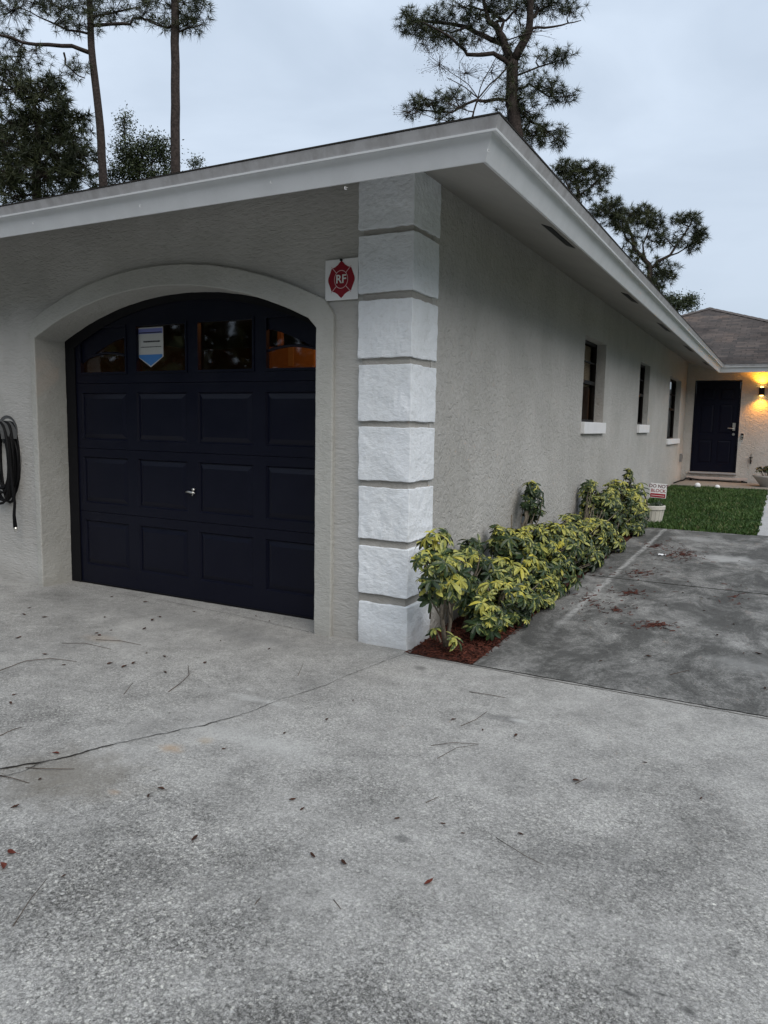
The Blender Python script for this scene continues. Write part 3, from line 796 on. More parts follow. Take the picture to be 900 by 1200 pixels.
# side windows -------------------------------------------------------------
for wi, (a, b_, z0, z1) in enumerate(WIN):
    PX = (-0.155, -0.125, -0.145)[wi]
    fr = MB(); t_ = 0.038
    fr.box(PX - 0.05, PX + 0.012, a, a + t_, z0, z1); fr.box(PX - 0.05, PX + 0.012, b_ - t_, b_, z0, z1)
    fr.box(PX - 0.05, PX + 0.012, a + t_, b_ - t_, z0, z0 + t_); fr.box(PX - 0.05, PX + 0.012, a + t_, b_ - t_, z1 - t_, z1)
    win = bevel(fr.build('window', M_BRONZE, house), 0.004)
    zm = z0 + (z1 - z0) * 0.5
    mb = MB(); mb.box(PX - 0.03, PX + 0.016, a + t_, b_ - t_, zm - 0.022, zm + 0.022); mb.build('meeting_rail', M_BRONZE, win)
    mb = MB()
    zq = (zm + z1) / 2
    mb.box(PX - 0.016, PX + 0.004, a + t_, b_ - t_, zq - 0.009, zq + 0.009)
    mb.build('muntin', M_BRONZE, win)
    mb = MB(); mb.add([(PX - 0.02, a + t_, z0 + t_), (PX - 0.02, b_ - t_, z0 + t_), (PX - 0.02, b_ - t_, z1 - t_), (PX - 0.02, a + t_, z1 - t_)], [(0, 1, 2, 3)])
    mb.build('pane', M_GLASS2, win)
    mb = MB()
    for k in range(26):
        zz = z1 - 0.02 - k * (z1 - zm + 0.02) / 26
        mb.box(PX - 0.085, PX - 0.062, a + 0.01, b_ - 0.01, zz - 0.017, zz - 0.0015)
    if wi == 0: mb.build('blind', M_BLIND, win)
    mb = MB(); sh = (0.13, 0.125, 0.10)[wi]
    mb.box(PX + 0.012, 0.012, a - 0.01, b_ + 0.012, z0 - sh, z0 + 0.004)
    o = bevel(mb.build('sill', M_WHITE, win), 0.006)
# dark room behind the side windows
mb = MB(); mb.box(-3.5, -3.4, 7.2, 14, 0, 2.9); mb.box(-3.4, -0.4, 4.2, 4.3, 0, 2.9) if False else None
mb.build('inner_partition', M_DARKROOM, house)

# front door ---------------------------------------------------------------
fd = MB(); y = F + 0.035
px0, px1 = DX0 + 0.025, DX1 - 0.025
cw = (px1 - px0)
cols = [(px0 + 0.11, px0 + cw * 0.5 - 0.05), (px0 + cw * 0.5 + 0.05, px1 - 0.11)]
rows = [(DZ0 + 0.20, DZ0 + 0.72), (DZ0 + 0.86, DZ0 + 1.50), (DZ0 + 1.60, DZ0 + 1.86)]
holes = [(c[0], c[1], r[0], r[1]) for c in cols for r in rows]
door_grid(fd, px0, px1, DZ0 + 0.01, DZ1 - 0.025, holes, y)
for h in holes: raised_panel(fd, h, y, 0.012, 0.03)
fdoor = fd.build('front_door', M_NAVY2, house)
mb = MB()
mb.box(DX0, px0 - 0.003, F - 0.006, F + 0.1, DZ0, DZ1); mb.box(px1 + 0.003, DX1, F - 0.006, F + 0.1, DZ0, DZ1); mb.box(px0 - 0.003, px1 + 0.003, F - 0.006, F + 0.1, DZ1 - 0.022, DZ1)
mb.build('door_frame', M_NAVY2, fdoor)
mb = MB(); mb.box(DX0 - 0.02, DX1 + 0.02, F - 0.06, F + 0.03, DZ0 - 0.035, DZ0 + 0.004); bevel(mb.build('threshold', mat('grey_threshold', (0.32, 0.32, 0.33), 0.6), fdoor), 0.004)
kx = px1 - 0.075; kz = DZ0 + 0.98
mb = MB(); mb.box(kx - 0.03, kx + 0.03, y - 0.03, y - 0.001, kz + 0.03, kz + 0.12); mb.box(kx - 0.026, kx + 0.026, y - 0.022, y - 0.001, kz - 0.05, kz + 0.03)
mb.tube([(kx, y - 0.02, kz), (kx, y - 0.06, kz), (kx - 0.03, y - 0.065, kz), (kx - 0.12, y - 0.06, kz + 0.004)], 0.010, 8)
mb.build('handle', M_CHROME, fdoor)
mb = MB(); mb.lathe([(0, 0), (0.028, 0), (0.024, 0.02), (0, 0.02)], n=16); mb.v = [(kx + x, y - 0.001 - z, kz - 0.13 + y_) for x, y_, z in mb.v]; mb.build('deadbolt', M_CHROME, fdoor)

# ------------------------------------------------------------------ small things fixed to the walls
def text_part(name, s, size, m, loc, rot, parent, extrude=0.0008, align='CENTER'):
    cu = bpy.data.curves.new(name, 'FONT'); cu.body = s; cu.size = size; cu.extrude = extrude; cu.align_x = align; cu.align_y = 'CENTER'
    cu.offset = size * 0.016
    cu.materials.append(m)
    tmp = bpy.data.objects.new(name + '_curve', cu); COL.objects.link(tmp)
    bpy.context.view_layer.update()
    me = bpy.data.meshes.new_from_object(tmp.evaluated_get(bpy.context.evaluated_depsgraph_get()))
    bpy.data.objects.remove(tmp)
    o = bpy.data.objects.new(name, me); COL.objects.link(o); o.parent = parent; o.location = loc; o.rotation_euler = rot
    return o
M_RED = painted('emblem_red', (0.24, 0.005, 0.016), 0.45, amount=0.15)
M_SIGNWHITE = painted('sign_white', (0.78, 0.79, 0.80), 0.45, amount=0.15)
# RF fire emblem plate
ca = [on_y(380.5, 305, 0.014), on_y(419.5, 302, 0.014), on_y(420, 350, 0.014), on_y(382, 353, 0.014)]
sx = sum(p.x for p in ca) / 4; sz = sum(p.z for p in ca) / 4
sw = (ca[1].x - ca[0].x + ca[2].x - ca[3].x) / 4; sh = (ca[0].z - ca[3].z + ca[1].z - ca[2].z) / 4
sg = empty('emblem_sign', (sx, 0.012, sz)); sg.rotation_euler = (0, 0, 0)
tag(sg, 'square white RF sign with red fire emblem fixed to wall beside corner pillar', 'sign')
mb = MB(); mb.box(-sw, sw, 0, 0.006, -sh, sh); bevel(mb.build('plate', M_SIGNWHITE, sg), 0.002)
k = sh * 0.93
def emblem_pts(sc):
    pts = []
    half = [(0.0, 1.0), (0.10, 0.93), (0.22, 0.80), (0.40, 0.69), (0.58, 0.63), (0.64, 0.60), (0.70, 0.44), (0.78, 0.26), (0.84, 0.12), (0.86, 0.0)]
    q = half + [(x, -z) for x, z in reversed(half[:-1])]
    full = q + [(-x, z) for x, z in reversed(q[1:-1])]
    return [(x * sc * k, z * sc * k) for x, z in full]
mb = MB()
pts = emblem_pts(0.97)[::-1]
vs = [(x, -0.002, z) for x, z in pts]
mb.add(vs + [(x, 0.001, z) for x, z in pts], [tuple(range(len(pts)))] + [(i, (i + 1) % len(pts), (i + 1) % len(pts) + len(pts), i + len(pts)) for i in range(len(pts))])
mb.build('emblem', M_RED, sg)
mb = MB()
n = 40; r1, r2 = 0.40 * k, 0.435 * k
for i in range(n):
    a, b_ = 2 * math.pi * i / n, 2 * math.pi * (i + 1) / n
    mb.add([(r1 * math.cos(a) * 1.0, -0.0045, r1 * math.sin(a) * 1.12), (r2 * math.cos(a), -0.0045, r2 * math.sin(a) * 1.12), (r2 * math.cos(b_), -0.0045, r2 * math.sin(b_) * 1.12), (r1 * math.cos(b_), -0.0045, r1 * math.sin(b_) * 1.12)], [(0, 1, 2, 3)])
for sx_, sz_ in ((1, 1), (1, -1), (-1, 1), (-1, -1)):
    a = Vector((sx_ * 0.30 * k, sz_ * 0.35 * k)); b_ = Vector((sx_ * 0.62 * k, sz_ * 0.68 * k)); d = (b_ - a).normalized(); nn = Vector((-d.y, d.x)) * 0.02 * k
    mb.add([(p.x, -0.0042, p.y) for p in (a + nn, a - nn, b_ - nn, b_ + nn)], [(0, 1, 2, 3)])
mb.build('emblem_outline', mat('emblem_pink', (0.62, 0.42, 0.43), 0.5), sg)
text_part('lettering', 'RF', k * 0.62, mat('letter_white', (0.72, 0.72, 0.70), 0.5), (0, -0.0052, 0.0), (R(90), 0, 0), sg)
mb = MB(); mb.tube([(0, -0.012, sh * 0.94), (0, 0, sh * 0.94)], 0.008, 8); mb.build('screw', M_BLACK, sg)

# shield sticker on the second garage light
c1 = on_y(161.5, 384, DY + 0.022); c2 = on_y(191, 383, DY + 0.022); c3 = on_y(177.5, 430, DY + 0.022)
st = empty('shield_sticker', ((c1.x + c2.x) / 2, DY + 0.0215, (c1.z + c2.z) / 2))
tag(st, 'blue and white shield shaped security sticker inside garage window', 'sticker')
hw = (c2.x - c1.x) / 2; hh = c1.z - c3.z
M_SHW = mat('sticker_grey', (0.42, 0.43, 0.42), 0.5); M_SHB = mat('sticker_blue', (0.05, 0.17, 0.42), 0.5); M_SHP = mat('sticker_violet', (0.16, 0.18, 0.40), 0.5); M_INK = mat('sticker_ink', (0.02, 0.02, 0.025), 0.6)
def flat(mb, poly, y): mb.add([(x, y, z) for x, z in poly], [tuple(range(len(poly)))])
mb = MB(); mb.prism([(-hw, -hh * 0.74), (0, -hh), (hw, -hh * 0.74), (hw, 0), (-hw, 0)], 0, 0.001); mb.build('shield', M_SHW, st)
mb = MB(); flat(mb, [(-hw * .93, -hh * .68), (-hw * .93, -hh * .74), (0, -hh * .965), (hw * .93, -hh * .74), (hw * .93, -hh * .68)], -0.001); mb.build('blue_foot', M_SHB, st)
mb = MB(); flat(mb, [(-hw * .97, -hh * .16), (hw * .97, -hh * .16), (hw * .97, -hh * .03), (-hw * .97, -hh * .03)], -0.001); mb.build('violet_band', M_SHP, st)
mb = MB(); flat(mb, [(-hw * .9, -hh * .145), (hw * .9, -hh * .145), (hw * .9, -hh * .12), (-hw * .9, -hh * .12)], -0.002)
x = -hw * 0.55
while x < hw * 0.78:
    w_ = hw * random.uniform(0.05, 0.11); flat(mb, [(x, -hh * .375), (x + w_, -hh * .375), (x + w_, -hh * .335), (x, -hh * .335)], -0.001); x += w_ + hw * 0.02
x = -hw * 0.8
while x < hw * 0.82:
    w_ = hw * random.uniform(0.05, 0.12); flat(mb, [(x, -hh * .50), (x + w_, -hh * .50), (x + w_, -hh * .482), (x, -hh * .482)], -0.001); x += w_ + hw * 0.02
mb.build('print', M_INK, st)

# things stored behind the garage lights
M_CARD = painted('cardboard', (0.36, 0.22, 0.11), 0.85, amount=0.3)
M_WOODSH = simple_noise('shelf_wood', (0.30, 0.17, 0.08), (0.42, 0.25, 0.12), 12)
shf = empty('storage_shelf', (-1.55, 1.9, 0)); tag(shf, 'wooden storage shelf seen through the lit garage windows', 'shelf')
mb = MB()
for sx_ in (-0.95, 0.95):
    for sy in (-0.2, 0.2):
        mb = MB(); mb.box(sx_ - .02, sx_ + .02, sy - .025, sy + .025, 0, 2.3); mb.build('post', M_WOODSH, shf)
for z in (0.5, 1.2, 1.78):
    mb = MB(); mb.box(-0.93, 0.93, -0.23, 0.23, z, z + 0.03); mb.build('board', M_WOODSH, shf)
for i, (bx, bw, bh) in enumerate([(-0.55, 0.26, 0.30), (0.08, 0.20, 0.36), (0.62, 0.22, 0.22)]):
    b_ = empty('cardboard_box', (-1.55 + bx, 1.9, 1.8101))
    tag(b_, ['wide cardboard box on top shelf behind garage window', 'tall cardboard box in middle of top garage shelf', 'low cardboard box at right end of garage shelf'][i], 'box')
    mb = MB(); mb.box(-bw, bw, -0.19, 0.19, 0, bh); bevel(mb.build('carton', M_CARD, b_), 0.004)
    mb = MB(); mb.box(-bw - .001, bw + .001, -0.192, 0.192, bh - 0.05, bh + 0.002) if i == 1 else mb.box(-0.03, 0.03, -0.192, 0.192, bh * .4, bh + .002)
    mb.build('tape', mat('packing_tape', (0.45, 0.33, 0.18), 0.4), b_)
gl = empty('ceiling_lamp', (-0.95, 1.25, 2.74)); tag(gl, 'warm bulb on garage ceiling lighting the windows from inside', 'lamp')
mb = MB(); mb.lathe([(0, 0.01), (0.06, 0.01), (0.05, -0.04), (0.02, -0.05), (0.045, -0.10), (0.03, -0.14), (0, -0.145)], n=16)
em = bpy.data.materials.new('warm_bulb'); em.use_nodes = True; eb = em.node_tree.nodes['Principled BSDF']; eb.inputs['Emission Color'].default_value = (1, 0.55, 0.2, 1); eb.inputs['Emission Strength'].default_value = 4
mb.build('bulb', em, gl)
pl = bpy.data.lights.new('garage_bulb_light', 'POINT'); pl.energy = 15; pl.color = (1.0, 0.42, 0.12); pl.shadow_soft_size = 0.06
po = bpy.data.objects.new('garage_bulb_light', pl); COL.objects.link(po); po.parent = gl; po.location = (0, 0, -0.22)

# entrance wall lamp, up and down light
lp = on_y(893, 456, F)
wl = empty('wall_lamp', (lp.x, F, 2.255)); tag(wl, 'small black up and down wall lamp glowing amber beside front door', 'lamp')
mb = MB(); mb.box(-0.05, 0.05, -0.012, 0.0, -0.06, 0.06); mb.build('bracket', M_BLACK, wl)
mb = MB(); mb.lathe([(0.052, -0.085), (0.056, -0.08), (0.056, 0.08), (0.052, 0.085), (0.046, 0.06), (0.046, -0.06), (0.052, -0.085)], c=(0, -0.085, 0), n=24); mb.build('shade', M_BLACK, wl, smooth=False)
e2 = bpy.data.materials.new('amber_bulb'); e2.use_nodes = True; eb = e2.node_tree.nodes['Principled BSDF']; eb.inputs['Base Color'].default_value = (0.9, 0.7, 0.4, 1); eb.inputs['Emission Color'].default_value = (1, 0.58, 0.13, 1); eb.inputs['Emission Strength'].default_value = 12
for s_ in (-1, 1):
    mb = MB(); mb.lathe([(0, 0.1), (0.03, 0.095), (0.043, 0.075), (0.043, 0.05), (0, 0.05)], c=(0, 0, 0), n=18)
    mb.v = [(x, y_ - 0.085, z * s_) for x, y_, z in mb.v]
    mb.build('bulb', e2, wl)
    sp_ = bpy.data.lights.new('wall_lamp_light', 'SPOT'); sp_.energy = 40 if s_ > 0 else 26; sp_.color = (1.0, 0.36, 0.025); sp_.spot_size = R(135); sp_.spot_blend = 0.9; sp_.shadow_soft_size = 0.03
    so = bpy.data.objects.new('wall_lamp_light', sp_); COL.objects.link(so); so.parent = wl; so.location = (0, -0.10, 0.12 * s_)
    if s_ > 0: so.rotation_euler = (R(180), 0, 0)

# doorbell
db = on_y(870, 511, F)
d_ = empty('doorbell', (db.x, F, db.z)); tag(d_, 'narrow black and silver video doorbell on wall right of front door', 'doorbell')
mb = MB(); mb.box(-0.026, 0.026, -0.025, 0, -0.065, 0.065); bevel(mb.build('casing', M_CHROME, d_), 0.006)
mb = MB(); mb.box(-0.024, 0.024, -0.029, -0.0255, 0.018, 0.06); bevel(mb.build('camera_face', M_BLACK, d_), 0.003)
mb = MB(); mb.lathe([(0, 0), (0.014, 0), (0.012, 0.005), (0, 0.005)], n=16); mb.v = [(x, -0.0255 - z, y_ - 0.035) for x, y_, z in mb.v]; mb.build('button', M_BLACK, d_)
# hose bib
hb = on_y(880, 540, F)
t_ = empty('garden_tap', (hb.x, F, hb.z)); tag(t_, 'dark outdoor tap on wall between front door and planter', 'tap')
mb = MB(); mb.tube([(0, 0, 0), (0, -0.06, 0), (0, -0.09, -0.03), (0, -0.09, -0.06)], [0.016, 0.016, 0.014, 0.018], 10); mb.build('spout', M_BLACK, t_)
mb = MB(); mb.tube([(0, -0.05, 0), (0, -0.05, 0.07)], 0.008, 8); mb.lathe([(0, 0.066), (0.035, 0.066), (0.035, 0.08), (0, 0.08)], c=(0, -0.05, 0), n=12); mb.build('valve_handle', M_BLACK, t_)
mb = MB(); mb.tube([(0, -0.012, 0.0), (0, -0.012, 0.16)], 0.01, 8); mb.build('pipe', M_CHROME, t_)
# outlet box on side wall
ob = on_x(798, 536, SX)
o_ = empty('outlet_box', (SX, min(ob.y, 13.7), ob.z)); tag(o_, 'small grey outdoor outlet box low on side wall near front door', 'outlet')
mb = MB(); mb.box(0, 0.05, -0.06, 0.06, -0.09, 0.09); bevel(mb.build('cover', mat('outlet_grey', (0.20, 0.20, 0.20), 0.5), o_), 0.006)
mb = MB(); mb.box(0.0505, 0.056, -0.04, 0.04, -0.02, 0.06); mb.build('lid', mat('outlet_lid', (0.12, 0.12, 0.12), 0.5), o_)

# coiled black hose and its grey hanger at the left edge
M_HOSE = mat('black_rubber', (0.005, 0.005, 0.006), 0.55, 0.2)
HX = on_y(11, 545, -0.08).x - 0.15
hg = empty('hose_hanger', (HX, WF, 1.30)); tag(hg, 'grey metal hose hanger fixed to front wall left of garage', 'hanger')
mb = MB()
for i in range(13):
    a = math.pi * i / 12
vs = []; fs = []
for i in range(15):
    a = math.pi * i / 14
    for y_ in (0.0, -0.15): vs.append((0.12 * math.cos(a), y_, 0.15 * math.sin(a) - 0.07))
for i in range(14): fs.append((2 * i, 2 * i + 2, 2 * i + 3, 2 * i + 1))
mb.add(vs, fs); o = mb.build('saddle', mat('hanger_grey', (0.11, 0.115, 0.12), 0.5, 0.3), hg); sm = o.modifiers.new('thick', 'SOLIDIFY'); sm.thickness = 0.004
mb = MB(); mb.lathe([(0.10, 0), (0.125, 0.004), (0.125, 0.008)], n=24); mb.v = [(x, -0.002 - z, y_ + 0.0) for x, y_, z in mb.v]; mb.build('back_plate', MATS['hanger_grey'], hg)
hs = empty('garden_hose', (HX, WF - 0.07, 1.25)); tag(hs, 'black hose coiled on wall hanger with its metal end hanging down', 'hose')
mb = MB()
pts = []
turns = 11
for i in range(turns * 28 + 1):
    a = 2 * math.pi * i / 28; kk = i / 28
    rx = 0.135 + 0.022 * math.sin(kk * 2.3); rz = 0.30 + 0.07 * math.sin(kk * 1.7 + 1)
    z = math.cos(a) * rz - 0.20
    if z > 0.11: z = 0.11 + (z - 0.11) * 0.15
    pts.append((rx * math.sin(a) + 0.01 * math.sin(kk * 5), -0.045 + 0.014 * kk + 0.004 * math.sin(a * 3), z))
mb.tube(pts, 0.0115, 8, cap=True)
mb.build('coil', M_HOSE, hs, smooth=True)
e = on_y(18, 618, -0.06); base = hs.location
mb = MB(); ex, ez = e.x - base.x, e.z - base.z
mb.tube([(0.13, -0.03, 0.0), (0.155, -0.035, -0.15), (0.165, -0.035, -0.35), (0.185, -0.03, -0.55), (ex - 0.01, -0.02, ez + 0.10), (ex, -0.02, ez)], [0.0115] * 4 + [0.013, 0.017], 10)
mb.build('hose_tail', M_HOSE, hs, smooth=True)
mb = MB(); mb.tube([(ex, -0.02, ez), (ex + 0.003, -0.02, ez - 0.012), (ex + 0.003, -0.02, ez - 0.02), (ex + 0.005, -0.02, ez - 0.035)], [0.017, 0.018, 0.013, 0.013], 10); mb.build('coupling', M_CHROME, hs)

# ------------------------------------------------------------------ plants
class LeafMB(MB):
    def __init__(s):
        super().__init__(); s.uv = []; s.rnd = []
    def leaflet(s, base, d, up, ln, wd, droop, rv):
        d = d.normalized(); side = d.cross(up).normalized(); up = side.cross(d)
        prof = [(0.0, 0.10), (0.28, 0.66), (0.62, 1.0), (0.86, 0.76), (1.0, 0.12)]
        rows = []
        for t_, w_ in prof:
            c = base + d * (ln * t_) - up * (droop * ln * t_ * t_)
            hw_ = wd * w_ * 0.5
            rows.append((c - side * hw_ + up * (hw_ * 0.45), c, c + side * hw_ + up * (hw_ * 0.45)))
        o = len(s.v)
        for r_ in rows: s.v += [tuple(q) for q in r_]
        for i in range(4):
            for j in range(2):
                a = o + i * 3 + j
                s.f.append((a, a + 1, a + 4, a + 3)); s.m.append(0)
                u0, u1 = j * 0.5, j * 0.5 + 0.5; v0, v1 = prof[i][0], prof[i + 1][0]
                s.uv.append([u0, v0, u1, v0, u1, v1, u0, v1]); s.rnd.append(rv)
    def whorl(s, c, nrm, size, yel):
        nrm = nrm.normalized(); a0 = random.uniform(0, 6.28)
        u = nrm.cross(Vector((0.3, 0.8, 0.52))).normalized(); w = nrm.cross(u)
        n = random.randint(7, 9)
        for k_ in range(n):
            a = a0 + 2 * math.pi * k_ / n + random.uniform(-.15, .15)
            d = (u * math.cos(a) + w * math.sin(a)) + nrm * random.uniform(-0.35, 0.25)
            ln = size * random.uniform(0.75, 1.1)
            s.leaflet(c, d, nrm, ln, ln * random.uniform(0.32, 0.42), random.uniform(0.15, 0.7), min(1, max(0, yel + random.uniform(-0.25, 0.25))))

def shrub(name, label, base, blobs, yel, dens=1.0, size=0.105, stems=4, group='variegated shrubs along the side wall'):
    root = empty(name, base); tag(root, label, 'shrub', group)
    lm = LeafMB(); sm_ = MB(); base = Vector(base)
    for (px, py, X, rx, rz, n) in blobs:
        c = on_x(px, py, X); dep = (c - CAM).dot(CF); mpp = dep / FPX
        ax, az = rx * mpp, rz * mpp
        cnt = int(n * dens * 2.3)
        for i in range(cnt):
            while True:
                q = Vector((random.uniform(-1, 1), random.uniform(-1, 1), random.uniform(-1, 1)))
                if 0.25 < q.length < 1: break
            if random.random() < 0.65: q = q.normalized() * random.uniform(0.78, 1.02)
            p = c + Vector((q.x * min(ax, 0.24), q.y * ax * 1.1, q.z * az))
            if p.x < 0.05: p.x = 0.05 + random.uniform(0, 0.05)
            if p.z < gz(p.y) + 0.06: p.z = gz(p.y) + 0.06 + random.uniform(0, .05)
            nr = Vector((q.x * 0.8 + 0.25, q.y * 0.7 - 0.15, max(q.z, -0.2) * 0.8 + 0.65)) + Vector((random.uniform(-.5, .5), random.uniform(-.5, .5), random.uniform(-.4, .3)))
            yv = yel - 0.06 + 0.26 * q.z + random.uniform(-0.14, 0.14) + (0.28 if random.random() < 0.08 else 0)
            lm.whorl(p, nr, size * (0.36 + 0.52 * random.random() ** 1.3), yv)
            if i % 6 == 0:
                b0 = base.lerp(c, 0.55 if isinstance(stems, list) else 0.3)
                mid = b0.lerp(p, 0.55) + Vector((random.uniform(-.03, .03), random.uniform(-.03, .03), random.uniform(0, .05)))
                sm_.tube([b0 + Vector((random.uniform(-.04, .04), random.uniform(-.04, .04), random.uniform(-.03, .03))), mid, p], [0.006, 0.005, 0.0025], 5)
    if not isinstance(stems, list):
        for k_ in range(4):
            e_ = base + Vector((random.uniform(-.1, .1), random.uniform(-.25, .25), random.uniform(.22, .34))); sm_.tube([base + Vector((random.uniform(-.05, .05), random.uniform(-.1, .1), -0.02)), base.lerp(e_, .5) + Vector((.01, -.02, 0)), e_], [0.010, 0.008, 0.006], 6)
    for p, q, r_ in stems if isinstance(stems, list) else []:
        sm_.tube([Vector(a) for a in p], [q, q * .9, r_], 8)
    local(lm, base); local(sm_, base)
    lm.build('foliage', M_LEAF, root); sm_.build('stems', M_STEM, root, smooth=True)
    return root

b1 = on_ground(523, 760)
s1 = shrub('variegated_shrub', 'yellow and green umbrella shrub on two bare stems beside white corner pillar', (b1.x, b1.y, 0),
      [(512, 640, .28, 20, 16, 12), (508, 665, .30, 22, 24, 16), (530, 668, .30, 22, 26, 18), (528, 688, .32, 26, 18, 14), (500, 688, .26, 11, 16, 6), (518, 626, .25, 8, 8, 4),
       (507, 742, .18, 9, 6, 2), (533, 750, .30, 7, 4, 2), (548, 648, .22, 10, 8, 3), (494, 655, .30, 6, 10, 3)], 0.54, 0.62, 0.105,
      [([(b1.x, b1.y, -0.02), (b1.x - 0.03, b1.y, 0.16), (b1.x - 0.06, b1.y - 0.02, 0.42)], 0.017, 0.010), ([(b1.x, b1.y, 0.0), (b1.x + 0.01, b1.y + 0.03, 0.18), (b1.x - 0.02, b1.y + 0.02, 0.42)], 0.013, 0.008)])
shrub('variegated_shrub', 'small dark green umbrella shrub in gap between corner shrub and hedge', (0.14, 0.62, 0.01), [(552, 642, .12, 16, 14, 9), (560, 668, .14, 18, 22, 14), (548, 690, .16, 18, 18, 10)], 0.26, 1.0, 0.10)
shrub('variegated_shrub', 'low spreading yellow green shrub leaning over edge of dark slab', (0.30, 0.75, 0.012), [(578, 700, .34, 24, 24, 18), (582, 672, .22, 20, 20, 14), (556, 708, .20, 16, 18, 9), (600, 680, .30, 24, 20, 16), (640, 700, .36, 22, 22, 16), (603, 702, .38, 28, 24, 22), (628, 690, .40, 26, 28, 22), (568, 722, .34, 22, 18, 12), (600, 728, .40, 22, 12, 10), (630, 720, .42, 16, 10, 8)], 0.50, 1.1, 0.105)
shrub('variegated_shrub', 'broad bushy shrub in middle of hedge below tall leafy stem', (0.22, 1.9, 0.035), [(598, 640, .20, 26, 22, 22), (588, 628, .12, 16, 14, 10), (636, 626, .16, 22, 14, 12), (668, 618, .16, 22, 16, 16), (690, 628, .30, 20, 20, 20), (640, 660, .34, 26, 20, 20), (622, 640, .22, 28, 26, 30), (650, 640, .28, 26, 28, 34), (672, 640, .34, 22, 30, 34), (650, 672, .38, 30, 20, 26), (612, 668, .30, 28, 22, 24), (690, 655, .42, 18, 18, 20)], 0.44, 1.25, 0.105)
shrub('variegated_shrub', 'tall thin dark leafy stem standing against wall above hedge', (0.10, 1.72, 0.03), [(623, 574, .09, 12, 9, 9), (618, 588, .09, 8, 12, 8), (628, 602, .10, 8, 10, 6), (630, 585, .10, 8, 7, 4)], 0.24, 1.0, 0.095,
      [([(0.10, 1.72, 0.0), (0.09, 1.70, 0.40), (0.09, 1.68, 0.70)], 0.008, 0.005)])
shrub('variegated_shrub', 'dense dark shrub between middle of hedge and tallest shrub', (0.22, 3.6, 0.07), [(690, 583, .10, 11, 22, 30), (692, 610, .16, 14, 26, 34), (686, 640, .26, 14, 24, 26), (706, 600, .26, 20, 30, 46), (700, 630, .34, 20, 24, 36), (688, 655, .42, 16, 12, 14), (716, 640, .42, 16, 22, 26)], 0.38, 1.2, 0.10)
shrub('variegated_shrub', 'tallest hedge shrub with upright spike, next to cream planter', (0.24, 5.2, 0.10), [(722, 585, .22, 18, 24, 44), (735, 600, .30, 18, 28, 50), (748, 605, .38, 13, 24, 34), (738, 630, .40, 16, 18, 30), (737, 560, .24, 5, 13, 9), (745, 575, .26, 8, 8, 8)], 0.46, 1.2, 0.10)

# mulch
class RMB(MB):
    def __init__(s): super().__init__(); s.rnd = []
mm = RMB()
for i in range(3800):
    y_ = random.uniform(-0.05, 1.0) if i < 2600 else random.uniform(1.0, 6.1)
    x_ = random.uniform(-0.01, 0.445)
    if y_ < 0.36 and x_ < 0.01: continue
    if random.random() < 0.02: x_ = random.uniform(0.44, 0.47)
    ln = random.uniform(0.012, 0.05); wd = random.uniform(0.003, 0.010); a = random.uniform(0, 3.14); tz = random.uniform(-.35, .35)
    c = Vector((x_, y_, gz(y_) + random.uniform(-0.006, 0.014)))
    d = Vector((math.cos(a), math.sin(a), tz)) * ln / 2; w_ = Vector((-math.sin(a), math.cos(a), random.uniform(-.4, .4))) * wd / 2
    o0 = len(mm.f); mm.add([c - d - w_, c + d - w_ * .6, c + d * .9 + w_, c - d * .8 + w_ * .8, c + Vector((0, 0, 0.005))], [(0, 1, 4), (1, 2, 4), (2, 3, 4), (3, 0, 4)])
    mm.rnd += [random.random()] * 4
tag(mm.build('red_mulch', M_MULCH), 'red brown bark mulch covering the narrow planting bed', 'mulch', kind='stuff')

# lawn blades
gm = RMB()
for i in range(52000):
    x_ = random.uniform(-0.0, 1.88); y_ = random.uniform(6.04, 12.44)
    edge = 0.05 * noise.noise(Vector((y_ * 3, 0, 0))) + 0.03 * noise.noise(Vector((y_ * 11, 0, 5)))
    if x_ > 1.78 + edge or y_ < 6.13 + 0.06 * noise.noise(Vector((x_ * 5, 2, 0))) or y_ > 12.37 + 0.05 * noise.noise(Vector((x_ * 5, 9, 0))): continue
    if noise.noise(Vector((x_ * 1.7, y_ * 1.7, 8))) > 0.30 and random.random() < 0.7: continue
    clump = noise.noise(Vector((x_ * 2.2, y_ * 2.2, 3)))
    h_ = random.uniform(0.028, 0.06) * (1 + 0.35 * clump); a = random.uniform(0, 6.28); w_ = random.uniform(0.004, 0.008)
    lean = Vector((random.uniform(-1, 1), random.uniform(-1, 1), 0)) * h_ * 0.7
    b_ = Vector((x_, y_, gz(y_) - 0.014)); s_ = Vector((math.cos(a), math.sin(a), 0)) * w_
    gm.add([b_ - s_, b_ + s_, b_ + s_ * .7 + lean * .35 + Vector((0, 0, h_ * .6)), b_ - s_ * .7 + lean * .35 + Vector((0, 0, h_ * .6)), b_ + lean + Vector((0, 0, h_))], [(0, 1, 2, 3), (3, 2, 4)])
    rv = min(1, max(0, 0.45 + 0.35 * clump + random.uniform(-.3, .3))) if random.random() > 0.06 else 1.0
    gm.rnd += [rv, rv]
tag(gm.build('lawn_grass', M_GRASS), 'short green lawn patch in front of the front door', 'grass', kind='stuff')

